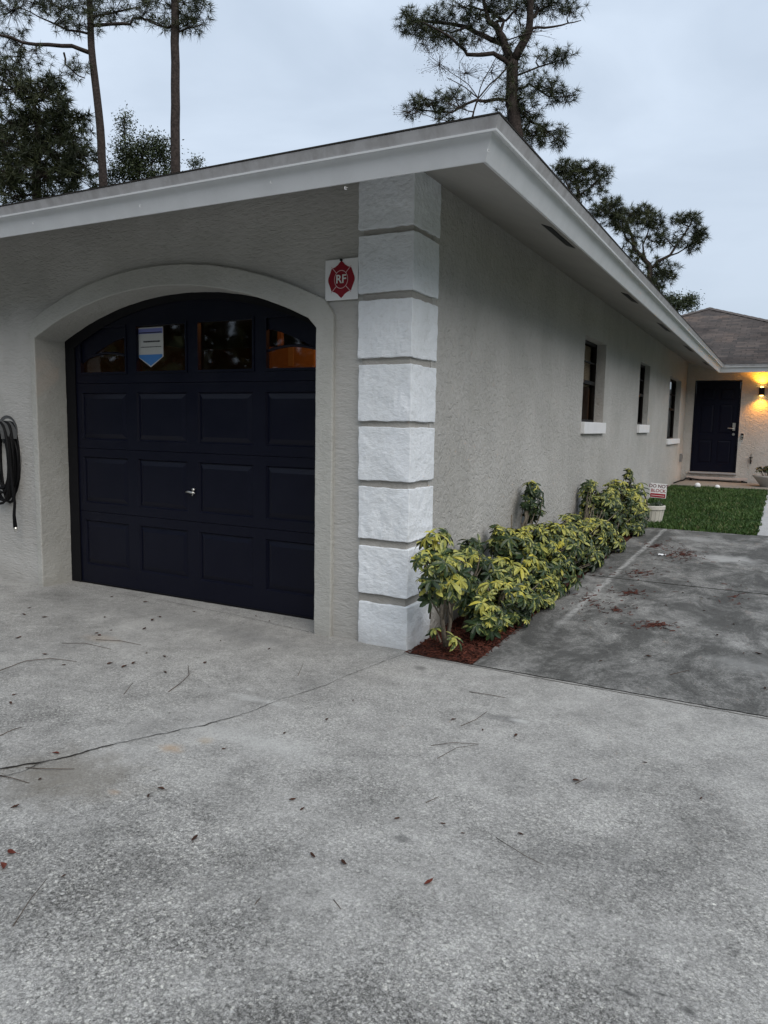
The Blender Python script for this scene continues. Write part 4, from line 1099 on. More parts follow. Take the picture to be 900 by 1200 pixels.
# planters
M_POT = painted('cream_planter', (0.62, 0.60, 0.54), 0.7, amount=0.5)
M_POT2 = painted('grey_planter', (0.46, 0.45, 0.43), 0.7, amount=0.4)
PXC, PYC = 0.44, 6.72; pz = gz(PYC)
pot = empty('planter', (PXC, PYC, pz)); tag(pot, 'round cream planter at lawn corner beside tallest shrub', 'planter')
mb = MB(); mb.lathe([(0, 0), (0.135, 0), (0.165, 0.175), (0.178, 0.18), (0.180, 0.225), (0.172, 0.232), (0.160, 0.225), (0.158, 0.20), (0, 0.20)], n=36)
ob_ = mb.build('pot', M_POT, pot, smooth=False)
mb = MB()
for k_ in range(18):
    a = 2 * math.pi * k_ / 18
    mb.tube([(0.137 * math.cos(a), 0.137 * math.sin(a), 0.01), (0.165 * math.cos(a), 0.165 * math.sin(a), 0.172)], 0.005, 5)
mb.build('rib', M_POT, pot)
mb = MB(); mb.lathe([(0, 0.206), (0.158, 0.203)], n=24); mb.build('soil', mat('black_soil', (0.012, 0.010, 0.009), 1), pot)
for dx, dy, hh_, y_ in [(-0.10, -0.05, 0.40, .6), (-0.15, -0.03, 0.53, .62), (-0.12, -0.08, 0.46, .4), (0.04, -0.06, 0.26, .1), (0.09, -0.02, 0.27, .1), (0.0, -0.10, 0.25, .1)]:
    lm = LeafMB(); sm_ = MB()
    sm_.tube([(dx * .4, dy * .4, 0.2), (dx, dy, hh_)], 0.005, 5); lm.whorl(Vector((dx, dy, hh_)), Vector((0, -.3, 1)), 0.085, y_)
    sp_o = sm_.build('sprig', M_STEM, pot); lm.build('leaves', M_LEAF, sp_o)
# lawn sign in the planter
ns = empty('driveway_sign', (0.492, 6.70, pz)); tag(ns, 'white and red DO NOT BLOCK sign on stake in cream planter', 'sign')
ns.rotation_euler = (R(-3), R(3), R(8))
mb = MB(); mb.box(-0.108, 0.108, -0.002, 0.002, 0.335, 0.535); mb.build('board', M_SIGNWHITE, ns)
M_DRED = mat('sign_red', (0.30, 0.015, 0.025), 0.5)
mb = MB(); mb.box(-0.098, 0.098, -0.004, -0.0025, 0.342, 0.395); mb.build('red_band', M_DRED, ns)
mb = MB(); mb.box(-0.085, 0.085, -0.0055, -0.0045, 0.364, 0.370); mb.build('white_line', M_SIGNWHITE, ns)
text_part('lettering', 'DO NOT', 0.062, mat('sign_maroon', (0.10, 0.012, 0.03), 0.5), (0, -0.003, 0.494), (R(90), 0, 0), ns)
text_part('lettering', 'BLOCK', 0.060, M_DRED, (0, -0.003, 0.432), (R(90), 0, 0), ns)
mb = MB(); mb.tube([(-0.05, 0.003, 0.36), (-0.05, 0.003, 0.18)], 0.004, 6); mb.tube([(0.05, 0.003, 0.36), (0.05, 0.003, 0.18)], 0.004, 6); mb.build('stake', M_BLACK, ns)

p2 = empty('planter', (1.80, 13.15, 0.275)); tag(p2, 'grey bowl planter with green plants by wall right of front door', 'planter')
mb = MB(); mb.lathe([(0, 0), (0.17, 0), (0.26, 0.12), (0.325, 0.20), (0.34, 0.205), (0.34, 0.235), (0.32, 0.235), (0.30, 0.20), (0, 0.20)], n=36); mb.build('bowl', M_POT2, p2)
mb = MB(); mb.lathe([(0, 0.206), (0.302, 0.203)], n=24); mb.build('soil', MATS['black_soil'], p2)
lm = LeafMB(); sm_ = MB()
for i in range(26):
    a = random.uniform(0, 6.28); r_ = random.uniform(0.03, 0.30); hh_ = random.uniform(0.25, 0.42)
    q = Vector((r_ * math.cos(a), r_ * math.sin(a), hh_)); sm_.tube([(q.x * .5, q.y * .5, 0.2), q], 0.004, 4)
    lm.whorl(q, Vector((q.x, q.y, 0.6)), 0.085, random.uniform(0.0, 0.45))
lm.build('foliage', M_LEAF, p2); sm_.build('stems', M_STEM, p2)

# two white globes at the lawn's far edge, and a dark cord by the wall
for i, (px, py) in enumerate([(819, 570), (842, 571)]):
    g_ = on_ground(px, py); r_ = 0.060 - 0.010 * i
    gl_ = empty('lawn_globe', (g_.x, min(g_.y, 12.25), gz(g_.y) - 0.035)); tag(gl_, ['larger white globe lamp on lawn edge left of its twin', 'smaller white globe lamp on lawn edge below front door'][i], 'globe lamp', 'white globes at the lawn edge')
    mb = MB(); mb.lathe([(0, 0), (r_ * .5, 0), (r_ * .45, r_ * .3), (0, r_ * .3)], n=16); mb.build('foot', M_POT2, gl_)
    mb = MB(); mb.lathe([(r_ * math.sin(math.pi * k_ / 12), r_ * 1.15 - r_ * math.cos(math.pi * k_ / 12)) for k_ in range(13)], n=24); mb.build('globe', M_WHITE, gl_, smooth=True)
cd = empty('black_cord', (0.1, 13.9, 0.276)); tag(cd, 'dark cord lying along ledge below front door', 'cord')
mb = MB(); pts = [(-0.10, -1.2, 0.012), (-0.08, -0.6, 0.012), (-0.03, -0.1, 0.016), (0.0, 0.0, 0.05), (0.05, 0.05, 0.06), (0.30, 0.04, 0.02), (0.6, 0.02, 0.03), (0.9, 0.05, 0.012), (1.25, 0.03, 0.015)]
mb.tube(pts, 0.014, 6); mb.build('cord', M_HOSE, cd, smooth=True)
bd = empty('wood_board', (0.72, 14.04, 0.276)); tag(bd, 'weathered pinkish board standing on ledge under front door', 'board')
mb = MB(); mb.box(-0.62, 0.62, -0.02, 0.02, 0.045, 0.095); bevel(mb.build('plank', painted('pinkish_wood', (0.50, 0.42, 0.39), 0.8, amount=0.5), bd), 0.003)
for xb in (-0.55, 0.5):
    mb = MB(); mb.box(xb, xb + 0.05, -0.02, 0.02, 0, 0.045); mb.build('block', M_BLACK, bd)

# ------------------------------------------------------------------ trees
def tree(name, label, dep, limbs, clumps, kind='pine', cat='tree', group=None, tuft=0.30, thick=1.0, dens=1.0, jitter=0.6, seed=1):
    """limbs: lists of (px, py, radius px) at the tree's own distance; clumps: (px, py, rx, ry, n). Depth is spread so that the crown is round."""
    rng = random.Random(seed)
    mpp = dep / FPX
    l0 = limbs[0][0]
    foot = at(l0[0], l0[1], dep); base = Vector((foot.x, foot.y, gz(foot.y) - 0.08))
    root = empty(name, base); tag(root, label, cat, group)
    tm = MB(); nodes_ = []
    view = Vector((CF.x, CF.y, 0)).normalized()
    for li, lb_ in enumerate(limbs):
        P = []; rr = []
        off0 = 0.0; slope_ = rng.uniform(-1, 1) * jitter if li else 0.0
        n_ = len(lb_)
        for i, (px, py, r_) in enumerate(lb_):
            q = at(px, py, dep)
            ln = math.hypot(px - lb_[0][0], py - lb_[0][1]) * mpp
            q = q + view * (slope_ * ln * 0.6)
            P.append(q); rr.append(r_ * mpp)
        if li == 0: P = [base] + P; rr = [rr[0] * 1.25] + rr
        # subdivide with wiggle
        PP = []; RR = []
        for i in range(len(P) - 1):
            m_ = max(2, int((P[i + 1] - P[i]).length / 0.5))
            for k_ in range(m_):
                t2 = k_ / m_; q = P[i].lerp(P[i + 1], t2); r_ = rr[i] + (rr[i + 1] - rr[i]) * t2
                if k_ or i: q = q + Vector((rng.uniform(-1, 1), rng.uniform(-1, 1), rng.uniform(-1, 1))) * (min(0.07, r_ * 1.2) if li else 0.012)
                PP.append(q); RR.append(r_)
        PP.append(P[-1]); RR.append(rr[-1])
        tm.tube(PP, RR, 8 if RR[0] > 0.05 else 5)
        nodes_ += PP[(len(PP) // 2 if li == 0 else 1):]
    cm = RMB()
    for (px, py, rx, ry, n_) in clumps:
        c = at(px, py, dep); ax, az = rx * mpp * 1.22, ry * mpp * 1.22; ad = (ax + az) / 2
        near = min(nodes_, key=lambda q: (q - c).length)
        c = c + view * ((near - c).dot(view))
        if (near - c).length > 0.25:
            mid = near.lerp(c, 0.5) + Vector((rng.uniform(-.1, .1), rng.uniform(-.1, .1), rng.uniform(-.15, .05))); tm.tube([near, mid, c], [0.03 * thick, 0.02 * thick, 0.012 * thick], 5)
        for i in range(max(1, int(n_ * dens * 1.3))):
            while True:
                q = Vector((rng.uniform(-1, 1), rng.uniform(-1, 1), rng.uniform(-1, 1)))
                if q.length < 1: break
            p = c + CR * (q.x * ax) + Vector((0, 0, 1)) * (q.z * az) + view * (q.y * ad)
            a = near.lerp(c, rng.uniform(0.4, 1.0))
            tm.tube([a, a.lerp(p, 0.5) + Vector((0, 0, rng.uniform(-.06, .04))), p], [0.010 * thick, 0.008 * thick, 0.004 * thick], 3, cap=False)
            dirn = (p - a).normalized() * 0.6 + Vector((0, 0, 0.5)) if (p - a).length > 1e-4 else Vector((0, 0, 1))
            bright = rng.uniform(0, .55) + 0.25 * (q.z + 0.3)
            if kind == 'pine':
                nn_ = 26
                for k_ in range(nn_):
                    d = (dirn.normalized() * rng.uniform(-0.25, 1.0) + Vector((rng.gauss(0, 1), rng.gauss(0, 1), rng.gauss(0, 1))).normalized() * 0.9).normalized()
                    ln = tuft * rng.uniform(0.6, 1.1); st_ = p + d * rng.uniform(0, 0.05)
                    w_ = d.cross(Vector((rng.uniform(-1, 1), rng.uniform(-1, 1), rng.uniform(-1, 1)))).normalized() * (0.0085 * thick)
                    e_ = st_ + d * ln - Vector((0, 0, ln * 0.18))
                    cm.add([st_ - w_, st_ + w_, e_], [(0, 1, 2)]); cm.rnd.append(min(1, max(0, bright + rng.uniform(-.15, .15))))
            else:
                sc_ = 1.0 if kind == 'leafy' else 0.45
                for k_ in range(52 if kind == 'leafy' else 7):
                    q2 = p + Vector((rng.gauss(0, 1), rng.gauss(0, 1), rng.gauss(0, 0.8))) * tuft * 0.42
                    d = Vector((rng.gauss(0, 1), rng.gauss(0, 1), rng.gauss(-.2, .7))).normalized(); s_ = d.cross(Vector((rng.uniform(-1, 1), rng.uniform(-1, 1), rng.uniform(-1, 1)))).normalized()
                    ln = tuft * 0.27 * rng.uniform(0.6, 1.2) * (1 if kind == 'leafy' else 1.2); w_ = ln * 0.22
                    cm.add([q2, q2 + d * ln * .5 + s_ * w_, q2 + d * ln, q2 + d * ln * .5 - s_ * w_], [(0, 1, 2, 3)]); cm.rnd.append(min(1, max(0, bright + rng.uniform(-.15, .15))))
    local(tm, base); local(cm, base)
    tm.build('trunk', M_BARK, root, smooth=True)
    cm.build('crown', {'pine': M_NEEDLE, 'leafy': M_OAK, 'dead': M_DEADLEAF}[kind], root)
    return root

def C_(ox, oy, s):   # reading positions off an enlarged crop
    lim = lambda L_: [[(ox + x / s, oy + y / s, r_) for x, y, r_ in l_] for l_ in L_]
    clu = lambda L_: [(ox + x / s, oy + y / s, rx / s, ry / s, n_) for x, y, rx, ry, n_ in L_]
    return lim, clu
lim, clu = C_(460, 0, 3.75)
tree('pine_tree', 'tall forked pine with open crown rising behind roof corner', 24,
     lim([[(545, 600, 7.5), (522, 430, 7), (525, 320, 6.8), (530, 270, 6.3)],
          [(530, 275, 5.2), (575, 200, 4.8), (600, 110, 4.2), (596, 20, 3.6), (600, -150, 2.5)],
          [(528, 285, 5.0), (488, 200, 4.6), (465, 150, 4), (430, 105, 3), (405, 20, 2.2), (390, -100, 1.6)],
          [(488, 195, 3), (395, 150, 2.8), (340, 108, 2.4), (220, 75, 1.6), (70, 55, 0.9)],
          [(522, 290, 2.8), (470, 250, 2.6), (400, 255, 2.4), (330, 250, 2.1), (280, 215, 1.8), (240, 180, 1.3), (130, 140, 0.8)],
          [(465, 150, 2.2), (480, 100, 1.8), (440, 60, 1.4), (330, 30, 0.9)],
          [(440, 110, 2.0), (500, 85, 1.4), (550, 40, 1.0)],
          [(598, 80, 2.2), (640, 40, 1.7), (700, 0, 1.1)],
          [(598, 118, 1.8), (640, 118, 1.5), (710, 105, 1.2), (790, 70, 0.8), (850, 45, 0.5)],
          [(500, 440, 2.0), (420, 440, 1.8), (330, 455, 1.5), (260, 490, 1.2), (130, 480, 0.7)],
          [(500, 300, 1.1), (430, 370, 0.9), (375, 430, 0.9), (350, 510, 0.8)],
          [(375, 430, 0.7), (320, 380, 0.6), (240, 330, 0.4)],
          [(545, 390, 1.5), (600, 375, 1.2), (680, 430, 0.9), (800, 430, 0.5)],
          [(550, 330, 1.3), (640, 300, 1.0), (750, 280, 0.6)],
          [(535, 480, 1.5), (610, 520, 1.2), (690, 560, 0.9), (750, 600, 0.5)],
          [(350, 110, 1.2), (260, 130, 0.9), (180, 100, 0.6)]]),
     clu([(80, 55, 60, 45, 30), (130, 110, 60, 50, 24), (200, 60, 70, 45, 24), (200, 150, 60, 30, 16), (310, 40, 80, 40, 24), (300, 215, 50, 25, 10), (440, 15, 70, 40, 20), (540, 30, 50, 35, 12), (700, 10, 90, 30, 22), (800, 5, 60, 28, 12), (640, 20, 50, 40, 14),
          (180, 440, 75, 40, 24), (90, 470, 45, 35, 12), (270, 420, 60, 40, 14), (240, 500, 70, 35, 14), (600, 480, 55, 40, 18), (680, 560, 70, 55, 26), (620, 590, 60, 45, 18), (740, 590, 40, 45, 12), (590, 540, 50, 45, 14), (700, 400, 80, 45, 22), (640, 370, 60, 40, 14), (760, 430, 45, 25, 8), (745, 268, 45, 28, 12), (690, 285, 40, 22, 8), (540, 250, 50, 50, 10), (520, 380, 50, 60, 12), (640, 250, 40, 30, 5), (420, -60, 160, 60, 30), (640, -70, 140, 60, 30), (420, 130, 60, 40, 8), (550, 320, 50, 60, 12), (500, 460, 60, 50, 12), (560, 440, 60, 60, 16), (480, 60, 60, 50, 14), (560, 110, 60, 60, 8), (380, 90, 60, 50, 14), (300, 130, 60, 40, 12), (530, 200, 70, 50, 10)]),
     tuft=0.26, dens=1.35, seed=3, group='tall pines behind the house')
lim, clu = C_(460, 0, 3.75)
tree('bare_tree', 'thin bare sapling with withered leaves in front of forked pine', 22,
     lim([[(340, 600, 1.2), (355, 490, 1.0), (375, 430, 0.9)], [(375, 430, 0.7), (400, 360, 0.6), (440, 290, 0.5), (490, 220, 0.3)], [(375, 430, 0.6), (330, 380, 0.5), (250, 340, 0.4), (160, 290, 0.25)], [(365, 460, 0.5), (420, 400, 0.4), (480, 330, 0.3)], [(300, 365, 0.4), (290, 290, 0.3), (360, 190, 0.2)], [(345, 560, 0.5), (180, 540, 0.4), (30, 500, 0.25)]]),
     clu([(200, 320, 70, 60, 26), (150, 260, 40, 60, 12), (380, 210, 60, 40, 22), (330, 330, 80, 60, 26), (430, 340, 60, 60, 22), (280, 470, 60, 40, 16), (60, 520, 60, 30, 12), (420, 450, 60, 30, 14), (640, 180, 70, 60, 14)]),
     kind='dead', tuft=0.16, thick=0.7, seed=5)
lim, clu = C_(0, 0, 2)
tree('pine_tree', 'pine with curved bare limbs left of the straight bare trunk', 27,
     lim([[(242, 440, 5.2), (236, 300, 4.8), (222, 180, 4.5), (214, 110, 4.2), (212, 40, 3.8), (208, -70, 3)],
          [(214, 125, 2.6), (175, 118, 2.3), (130, 122, 2.1), (70, 118, 1.7), (20, 108, 1.3), (-40, 112, 0.8)],
          [(150, 124, 1.3), (155, 150, 1.1), (180, 178, 0.9), (205, 190, 0.6)],
          [(214, 60, 2.0), (260, 58, 1.8), (305, 56, 1.6), (330, 42, 1.2), (380, 62, 0.8)],
          [(212, 80, 1.5), (160, 75, 1.2), (100, 50, 0.8), (60, 30, 0.6)],
          [(212, 40, 1.6), (260, 20, 1.2), (320, 0, 0.8)],
          [(60, 118, 0.9), (30, 90, 0.7), (0, 80, 0.5)]]),
     clu([(30, 40, 45, 40, 22), (20, 90, 30, 20, 9), (90, 15, 50, 22, 16), (150, 20, 60, 25, 18), (190, 60, 45, 22, 12), (150, 55, 40, 20, 9), (260, 20, 55, 25, 16), (235, 45, 25, 18, 6), (180, 168, 32, 22, 10), (100, 145, 40, 18, 8), (200, 10, 40, 30, 10), (60, 165, 40, 20, 8), (120, -40, 120, 40, 26), (260, -40, 90, 40, 20)]),
     tuft=0.27, dens=2.0, seed=11, group='tall pines behind the house')
tree('pine_tree', 'straight bare pine trunk with crown above the picture', 23,
     lim([[(412, 420, 6.0), (411, 250, 5.6), (410, 100, 5.2), (410, -100, 4.6), (410, -300, 3.0)],
          [(415, 75, 1.4), (440, 66, 1.1), (475, 58, 0.7)], [(408, 60, 1.3), (370, 62, 1.0), (330, 40, 0.7)], [(412, 10, 1.3), (450, -10, 1.0), (480, 10, 0.6)]]),
     clu([(455, 45, 30, 28, 15), (440, 62, 25, 12, 7), (475, 25, 18, 20, 6), (345, 28, 40, 22, 11), (375, 60, 30, 14, 6), (430, 10, 40, 25, 9), (370, 0, 40, 25, 10), (410, -140, 140, 70, 40), (410, -260, 120, 70, 40)]),
     tuft=0.27, dens=1.7, seed=13, group='tall pines behind the house')
tree('dense_tree', 'broad dense dark green tree at left above garage roof', 31,
     lim([[(90, 520, 6), (85, 420, 5), (90, 320, 3.5), (80, 240, 2)], [(88, 380, 2.5), (40, 320, 1.5), (0, 260, 1)], [(88, 360, 2.5), (140, 300, 1.5), (175, 250, 0.8)], [(86, 420, 2.2), (160, 400, 1.4), (200, 370, .8)]]),
     clu([(20, 200, 50, 40, 16), (75, 230, 45, 45, 20), (120, 220, 40, 35, 14), (30, 290, 60, 45, 26), (100, 290, 60, 45, 30), (160, 270, 35, 30, 13), (165, 320, 45, 35, 20), (60, 350, 70, 40, 34), (130, 370, 60, 40, 30), (195, 375, 40, 40, 18), (30, 410, 60, 40, 28), (110, 420, 70, 40, 34), (190, 425, 40, 35, 16), (40, 460, 60, 30, 18), (-60, 300, 70, 110, 60), (120, 200, 20, 20, 5), (200, 290, 16, 22, 5), (20, 165, 40, 22, 10)]),
     kind='pine', tuft=0.42, thick=1.9, dens=2.1, seed=17)
tree('leafy_tree', 'small rounded leafy tree between the two left pine trunks', 33,
     lim([[(325, 470, 2.5), (325, 410, 2), (335, 350, 1.2)], [(325, 400, 1), (295, 350, .7), (290, 275, .4)], [(328, 400, 1), (375, 360, .6)]]),
     clu([(310, 360, 35, 30, 14), (345, 345, 32, 28, 14), (375, 350, 26, 26, 10), (290, 395, 34, 28, 13), (335, 395, 50, 30, 20), (385, 385, 22, 26, 9), (292, 290, 9, 26, 6), (280, 350, 15, 18, 4), (300, 420, 50, 25, 14), (370, 420, 40, 20, 10)]),
     kind='leafy', tuft=0.45, thick=1.0, dens=1.7, seed=19)
tree('tree_sapling', 'tiny twig top poking above roof edge right of bare trunk', 30,
     lim([[(458, 440, 0.8), (457, 400, 0.6), (460, 375, 0.4)], [(457, 400, .4), (450, 380, .3)]]), clu([(455, 385, 7, 9, 3), (463, 380, 6, 8, 3)]), kind='leafy', tuft=0.34, thick=0.7, dens=1.5, seed=23)
lim, clu = C_(640, 180, 4.5)
tree('pine_tree', 'flat topped pine with side limb behind right end of roof', 40,
     lim([[(548, 760, 3.6), (546, 660, 3.3), (545, 590, 3.0), (500, 540, 2.4), (462, 500, 2.2), (455, 440, 1.8), (420, 360, 1.2)],
          [(546, 605, 2.0), (590, 575, 1.8), (640, 540, 1.6), (680, 470, 1.3), (730, 400, 0.9)], [(640, 540, 1.0), (690, 525, .9), (770, 480, .6)], [(530, 570, 1.2), (505, 480, 1.0), (540, 390, .7)], [(545, 640, 1.0), (620, 620, .7)], [(548, 700, 1.2), (650, 760, 0.9), (740, 770, .5)], [(460, 490, 1), (380, 400, .8), (300, 330, .5)]]),
     clu([(265, 310, 45, 38, 20), (330, 290, 45, 40, 22), (330, 350, 55, 40, 22), (400, 350, 50, 40, 20), (390, 400, 40, 35, 14), (450, 310, 50, 28, 18), (520, 300, 35, 24, 10), (500, 360, 50, 40, 20), (560, 350, 45, 40, 18), (590, 400, 45, 35, 14), (680, 365, 45, 24, 14), (740, 360, 40, 24, 14), (790, 410, 40, 32, 16), (800, 460, 35, 30, 12), (750, 490, 45, 28, 13), (700, 440, 45, 35, 9), (620, 460, 50, 40, 11), (570, 470, 40, 36, 8), (480, 440, 35, 40, 7), (480, 560, 40, 45, 12), (460, 520, 40, 40, 8), (590, 600, 50, 45, 18), (560, 660, 55, 40, 18), (620, 650, 45, 40, 14), (670, 620, 30, 30, 6), (590, 700, 45, 40, 12), (430, 470, 40, 40, 8)]),
     tuft=0.36, thick=1.5, dens=1.5, seed=29, group='tall pines behind the house')
tree('pine_tree', 'rounded pine crown peeking over roof edge, left of flat topped pine', 44,
     lim([[(150, 420, 3), (165, 300, 2.6), (170, 200, 2.0), (150, 120, 1.2)], [(168, 240, 1.2), (220, 190, .9), (290, 130, .6)], [(165, 250, 1), (100, 150, .8)]]),
     clu([(75, 75, 45, 32, 18), (140, 75, 50, 35, 22), (210, 80, 48, 35, 20), (260, 110, 38, 30, 14), (310, 130, 26, 38, 10), (110, 130, 55, 38, 24), (190, 140, 55, 38, 20), (250, 170, 45, 38, 12), (170, 200, 50, 35, 13), (210, 230, 45, 28, 8), (290, 200, 24, 22, 4), (140, 240, 50, 40, 12)]),
     tuft=0.36, thick=1.5, dens=1.5, seed=31, group='tall pines behind the house')
tree('leafy_tree', 'low scrubby treetop just above rear roof edge', 36,
     lim([[(690, 900, 1.6), (690, 830, 1.2), (710, 780, .7)], [(690, 830, .8), (770, 775, .5)], [(690, 840, .8), (640, 790, .5)]]),
     clu([(650, 775, 40, 26, 12), (700, 800, 45, 30, 14), (730, 770, 35, 18, 8), (785, 765, 30, 20, 7), (640, 820, 40, 30, 10), (760, 810, 40, 24, 8)]),
     kind='leafy', tuft=0.36, thick=0.9, dens=1.3, seed=37)

# added trees out of view, one mass, blocking low sky light from the walls
tl = RMB(); rng = random.Random(99)
for i in range(150):
    a = math.radians(-200 + 255 * i / 149) + rng.uniform(-.02, .02)
    rad = rng.uniform(30, 44); cx_, cy_ = 2 + rad * math.cos(a), -4 + rad * math.sin(a) * 0.9
    if cy_ > 4 and cx_ < 26: continue
    hgt = rng.uniform(11, 18); wdt = rng.uniform(3, 5)
    tl.tube([(cx_, cy_, -0.1), (cx_ + rng.uniform(-.5, .5), cy_, hgt * .5), (cx_, cy_ + rng.uniform(-.5, .5), hgt * .85)], [0.3, 0.2, 0.08], 6)
    tl.rnd += [0.0] * (len(tl.f) - len(tl.rnd))
    for k_ in range(260):
        q = Vector((rng.gauss(0, .42) * wdt, rng.gauss(0, .42) * wdt, 0)); z = hgt * min(1.0, max(0.02, rng.betavariate(1.6, 1.3)))
        c = Vector((cx_, cy_, z)) + q * (0.5 + 0.7 * math.sin(math.pi * min(1, z / hgt * .9 + .08)))
        d = Vector((rng.gauss(0, 1), rng.gauss(0, 1), rng.gauss(0, 1))).normalized(); s_ = d.cross(Vector((rng.uniform(-1, 1), rng.uniform(-1, 1), rng.uniform(-1, 1)))).normalized()
        ln = rng.uniform(0.5, 1.2); tl.add([c - d * ln * .5, c + s_ * ln * .32, c + d * ln * .5, c - s_ * ln * .32], [(0, 1, 2, 3)]); tl.rnd.append(rng.random())
tag(tl.build('added_treeline', M_OAK), 'unseen band of trees added behind the viewer to block low sky light', 'trees', kind='stuff')

# ------------------------------------------------------------------ fallen leaves, twigs, litter
M_DRYLEAF = [simple_noise('dry_leaf_brown', (0.035, 0.018, 0.012), (0.075, 0.035, 0.022), 40), simple_noise('dry_leaf_red', (0.09, 0.022, 0.015), (0.15, 0.045, 0.03), 40)]
M_TWIG = simple_noise('dry_twig', (0.06, 0.045, 0.035), (0.12, 0.09, 0.07), 50)
def leaf_mesh(k_, m):
    mb = MB(); rng = random.Random(k_); ln = 0.045; curl = rng.uniform(0.25, 0.6); n_ = 7
    vs = []
    for i in range(n_):
        t2 = i / (n_ - 1); w_ = 0.0085 * math.sin(math.pi * min(1, t2 * 0.94 + 0.05)) ** 0.8 * rng.uniform(.85, 1.15); x_ = (t2 - .5) * ln; z = 0.003 + 0.010 * curl * (2 * t2 - 1) ** 2
        yb_ = 0.006 * math.sin(t2 * 3 + k_)
        vs += [(x_, yb_ - w_, z + w_ * 0.8), (x_, yb_, z), (x_, yb_ + w_, z + w_ * 0.9)]
    fs = []
    for i in range(n_ - 1):
        for j in range(2): a = i * 3 + j; fs.append((a, a + 1, a + 4, a + 3))
    mb.add(vs, fs); mb.tube([(ln * .5, 0, 0.004), (ln * .5 + 0.012, 0.002, 0.004)], 0.0008, 4)
    o = mb.build('dead_leaf', m); sm2 = o.modifiers.new('thick', 'SOLIDIFY'); sm2.thickness = 0.0012
    return o
protos = [leaf_mesh(1, M_DRYLEAF[0]), leaf_mesh(2, M_DRYLEAF[0]), leaf_mesh(3, M_DRYLEAF[1])]
used = [False] * 3; KEEP = random.Random(4)
A = lambda L_: [(x / 2, 680 + y / 2) for x, y in L_]
B = lambda L_: [(450 + x / 2, 680 + y / 2) for x, y in L_]
near_door = A([(455, 75), (600, 85), (632, 97), (517, 143), (631, 162), (375, 87), (358, 95), (338, 115), (341, 52), (295, 20), (262, 40), (245, 88), (226, 125), (232, 130), (260, 118), (105, 88), (70, 66), (56, 82), (46, 135), (40, 137), (150, 200), (105, 175), (258, 197), (292, 204), (314, 196), (343, 172), (386, 180), (387, 218), (480, 195), (34, 270), (25, 290)])
open_drive = A([(828, 283), (765, 328), (668, 360), (525, 397), (347, 508), (378, 491), (36, 533), (455, 608), (685, 516), (710, 538), (733, 646), (806, 664), (93, 468), (150, 695)]) + B([(163, 328), (308, 366), (612, 428), (743, 513), (320, 597), (185, 595), (138, 572), (30, 560), (232, 352), (450, 472)])
side_slab = B([(750, 72), (820, 104), (843, 172), (877, 174), (892, 255), (508, 190), (660, 60), (700, 30), (620, 180), (780, 130)])
red_ones = [(p, t2) for p, t2 in [((65, 884), 'dark red leaf beside the wide end of the crack'), ((15, 1000), 'small red leaf at left edge of driveway'), ((502.5, 1035), 'small red leaf on open driveway in lower middle'), ((2, 1017), 'red leaf fragment at far left of driveway'), ((116, 745), 'reddish leaf on brown patch before garage door')]]
def put_leaf(p, label, group, kind_, sc_=1.0):
    g_ = on_ground(*p)
    if not used[kind_]: o = protos[kind_]; used[kind_] = True
    else:
        o = protos[kind_].copy(); COL.objects.link(o)
    s_ = random.uniform(0.7, 1.15) * sc_
    o.location = (g_.x, g_.y, gz(g_.y) + 0.001); o.rotation_euler = (random.uniform(-.2, .2), random.uniform(-.1, .1), random.uniform(0, 6.28)); o.scale = (s_, s_, s_)
    tag(o, label, 'leaf', group)
for p in near_door: put_leaf(p, 'small dark brown dead leaf on concrete just before garage door', 'dead leaves before the garage door', random.randint(0, 1), KEEP.uniform(.5, 1.0))
for p in open_drive: put_leaf(p, 'small dark dead leaf on open speckled driveway away from garage', 'dead leaves on the open driveway', random.randint(0, 1), KEEP.uniform(.4, 0.85))
for p in side_slab: put_leaf(p, 'small dead leaf on stained slab beside the hedge', 'dead leaves on the dark slab', random.randint(0, 1), KEEP.uniform(.5, 1.1))
for p, t2 in red_ones: put_leaf(p, t2, 'red leaves on the driveway', 2, 1.0)

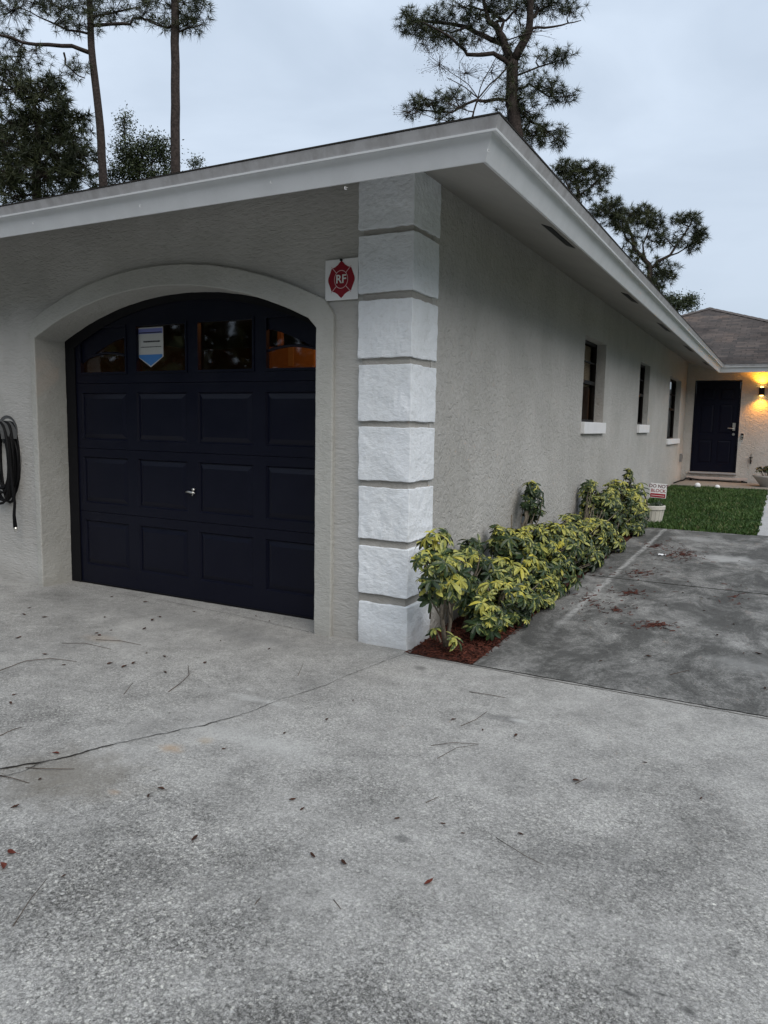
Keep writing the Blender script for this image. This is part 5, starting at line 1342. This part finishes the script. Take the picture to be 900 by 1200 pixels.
twigs = [
 (A([(0, 212), (60, 192), (120, 186), (180, 191)]), 0.0030, 'long curved twig at left edge of driveway'),
 (A([(395, 262), (425, 243), (443, 225), (441, 200)]), 0.0034, 'hooked dark twig on driveway before garage door'),
 (A([(0, 365), (30, 354), (50, 345)]), 0.0028, 'short straight twig at left edge, above the crack'),
 (A([(290, 268), (312, 240)]), 0.0022, 'thin short twig left of hooked dark twig'),
 (A([(698, 224), (710, 198)]), 0.0022, 'tiny pale twig nearest white pillar'),
 (A([(145, 148), (200, 150), (260, 162)]), 0.0024, 'thin grey twig left of reddish leaf'),
 (A([(225, 140), (280, 144), (330, 152)]), 0.0028, 'brown twig touching the reddish leaf'),
 (A([(60, 440), (110, 446), (175, 443)]), 0.0028, 'slightly bowed twig right of the wide crack end'),
 (A([(0, 458), (30, 468), (68, 476)]), 0.0030, 'dark twig below the crack at left edge'),
 (A([(30, 812), (70, 755), (110, 700)]), 0.0020, 'long thin pine needle at lower left of driveway'),
 (B([(110, 388), (160, 384), (222, 384)]), 0.0020, 'straight pine needle of a crossed pair on driveway'),
 (B([(125, 418), (170, 396), (222, 385)]), 0.0017, 'bowed pine needle of a crossed pair on driveway'),
 (B([(180, 342), (215, 330), (242, 308)]), 0.0022, 'curved twig above the crossed pine needles'),
 (B([(98, 522), (128, 508)]), 0.0022, 'short twig below the crossed pine needles'),
 (B([(262, 603), (330, 650), (375, 668)]), 0.0016, 'long bowed pine needle in middle of open driveway'),
 (B([(448, 478), (476, 464)]), 0.0022, 'short dark twig on right part of open driveway'),
 (B([(670, 222), (716, 211)]), 0.0030, 'short stick on dark slab near the joint'),
 (B([(200, 262), (250, 272), (285, 276)]), 0.0026, 'twig on dark stain near mulch bed'),
 (A([(598, 760), (612, 742)]), 0.0020, 'very short twig right of centre on open driveway'),
 (A([(782, 750), (800, 772)]), 0.0022, 'short slanting twig in lower middle of driveway'),
]
for pts, r_, label in twigs:
    r_ *= 0.62
    P = [on_ground(*p) for p in pts]
    b_ = P[0]; tw = MB()
    tw.tube([(q.x, q.y, gz(q.y) + r_ * 1.1 + (0.006 if 0 < i < len(P) - 1 else 0)) for i, q in enumerate(P)], [r_] * (len(P) - 1) + [r_ * .6], 5)
    loc = (b_.x, b_.y, gz(b_.y)); local(tw, loc)
    o = tw.build('fallen_twig', M_TWIG, smooth=True); o.location = loc; tag(o, label, 'twig', 'twigs and needles on the driveway')
# red brown catkin litter on the slab
lt = RMB()
for cx_, cy_, rx, ry, n_ in [(770, 733, 24, 5, 130), (742, 695, 20, 5, 90), (800, 650, 36, 9, 260), (720, 715, 26, 10, 60), (750, 672, 30, 8, 120), (690, 700, 26, 20, 60), (860, 700, 40, 20, 40), (770, 640, 20, 6, 90)]:
    for i in range(n_):
        a = random.uniform(0, 6.28); rr_ = abs(random.gauss(0, 0.62))
        q = on_ground(cx_ + rx * rr_ * math.cos(a), cy_ + ry * rr_ * math.sin(a)); ln = random.uniform(0.006, 0.028); an = random.uniform(0, 3.14)
        d = Vector((math.cos(an), math.sin(an), random.uniform(-.1, .2))) * ln; w_ = Vector((-math.sin(an), math.cos(an), .5)) * random.uniform(0.0015, 0.004)
        c = Vector((q.x, q.y, gz(q.y) + 0.003 + random.uniform(0, .004)))
        lt.add([c - d - w_, c + d - w_, c + d + w_, c - d + w_], [(0, 1, 2, 3)]); lt.rnd.append(random.random() * 0.8)
tag(lt.build('leaf_litter', M_MULCH), 'red brown leaf litter gathered on the stained slab', 'litter', kind='stuff')
q = on_ground(776, 651); wp = MB(); vs = []
for i in range(5):
    for j in range(4): vs.append((0.018 * (i - 2) + random.uniform(-.004, .004), 0.016 * (j - 1.5) + random.uniform(-.004, .004), 0.004 + random.uniform(0, 0.014)))
wp.add(vs, [(i * 4 + j, i * 4 + 4 + j, i * 4 + 5 + j, i * 4 + 1 + j) for i in range(4) for j in range(3)])
o = wp.build('paper_scrap', M_WHITE); o.location = (q.x, q.y, gz(q.y)); tag(o, 'crumpled white paper scrap on slab near lawn', 'paper')
sm2 = o.modifiers.new('thick', 'SOLIDIFY'); sm2.thickness = 0.001
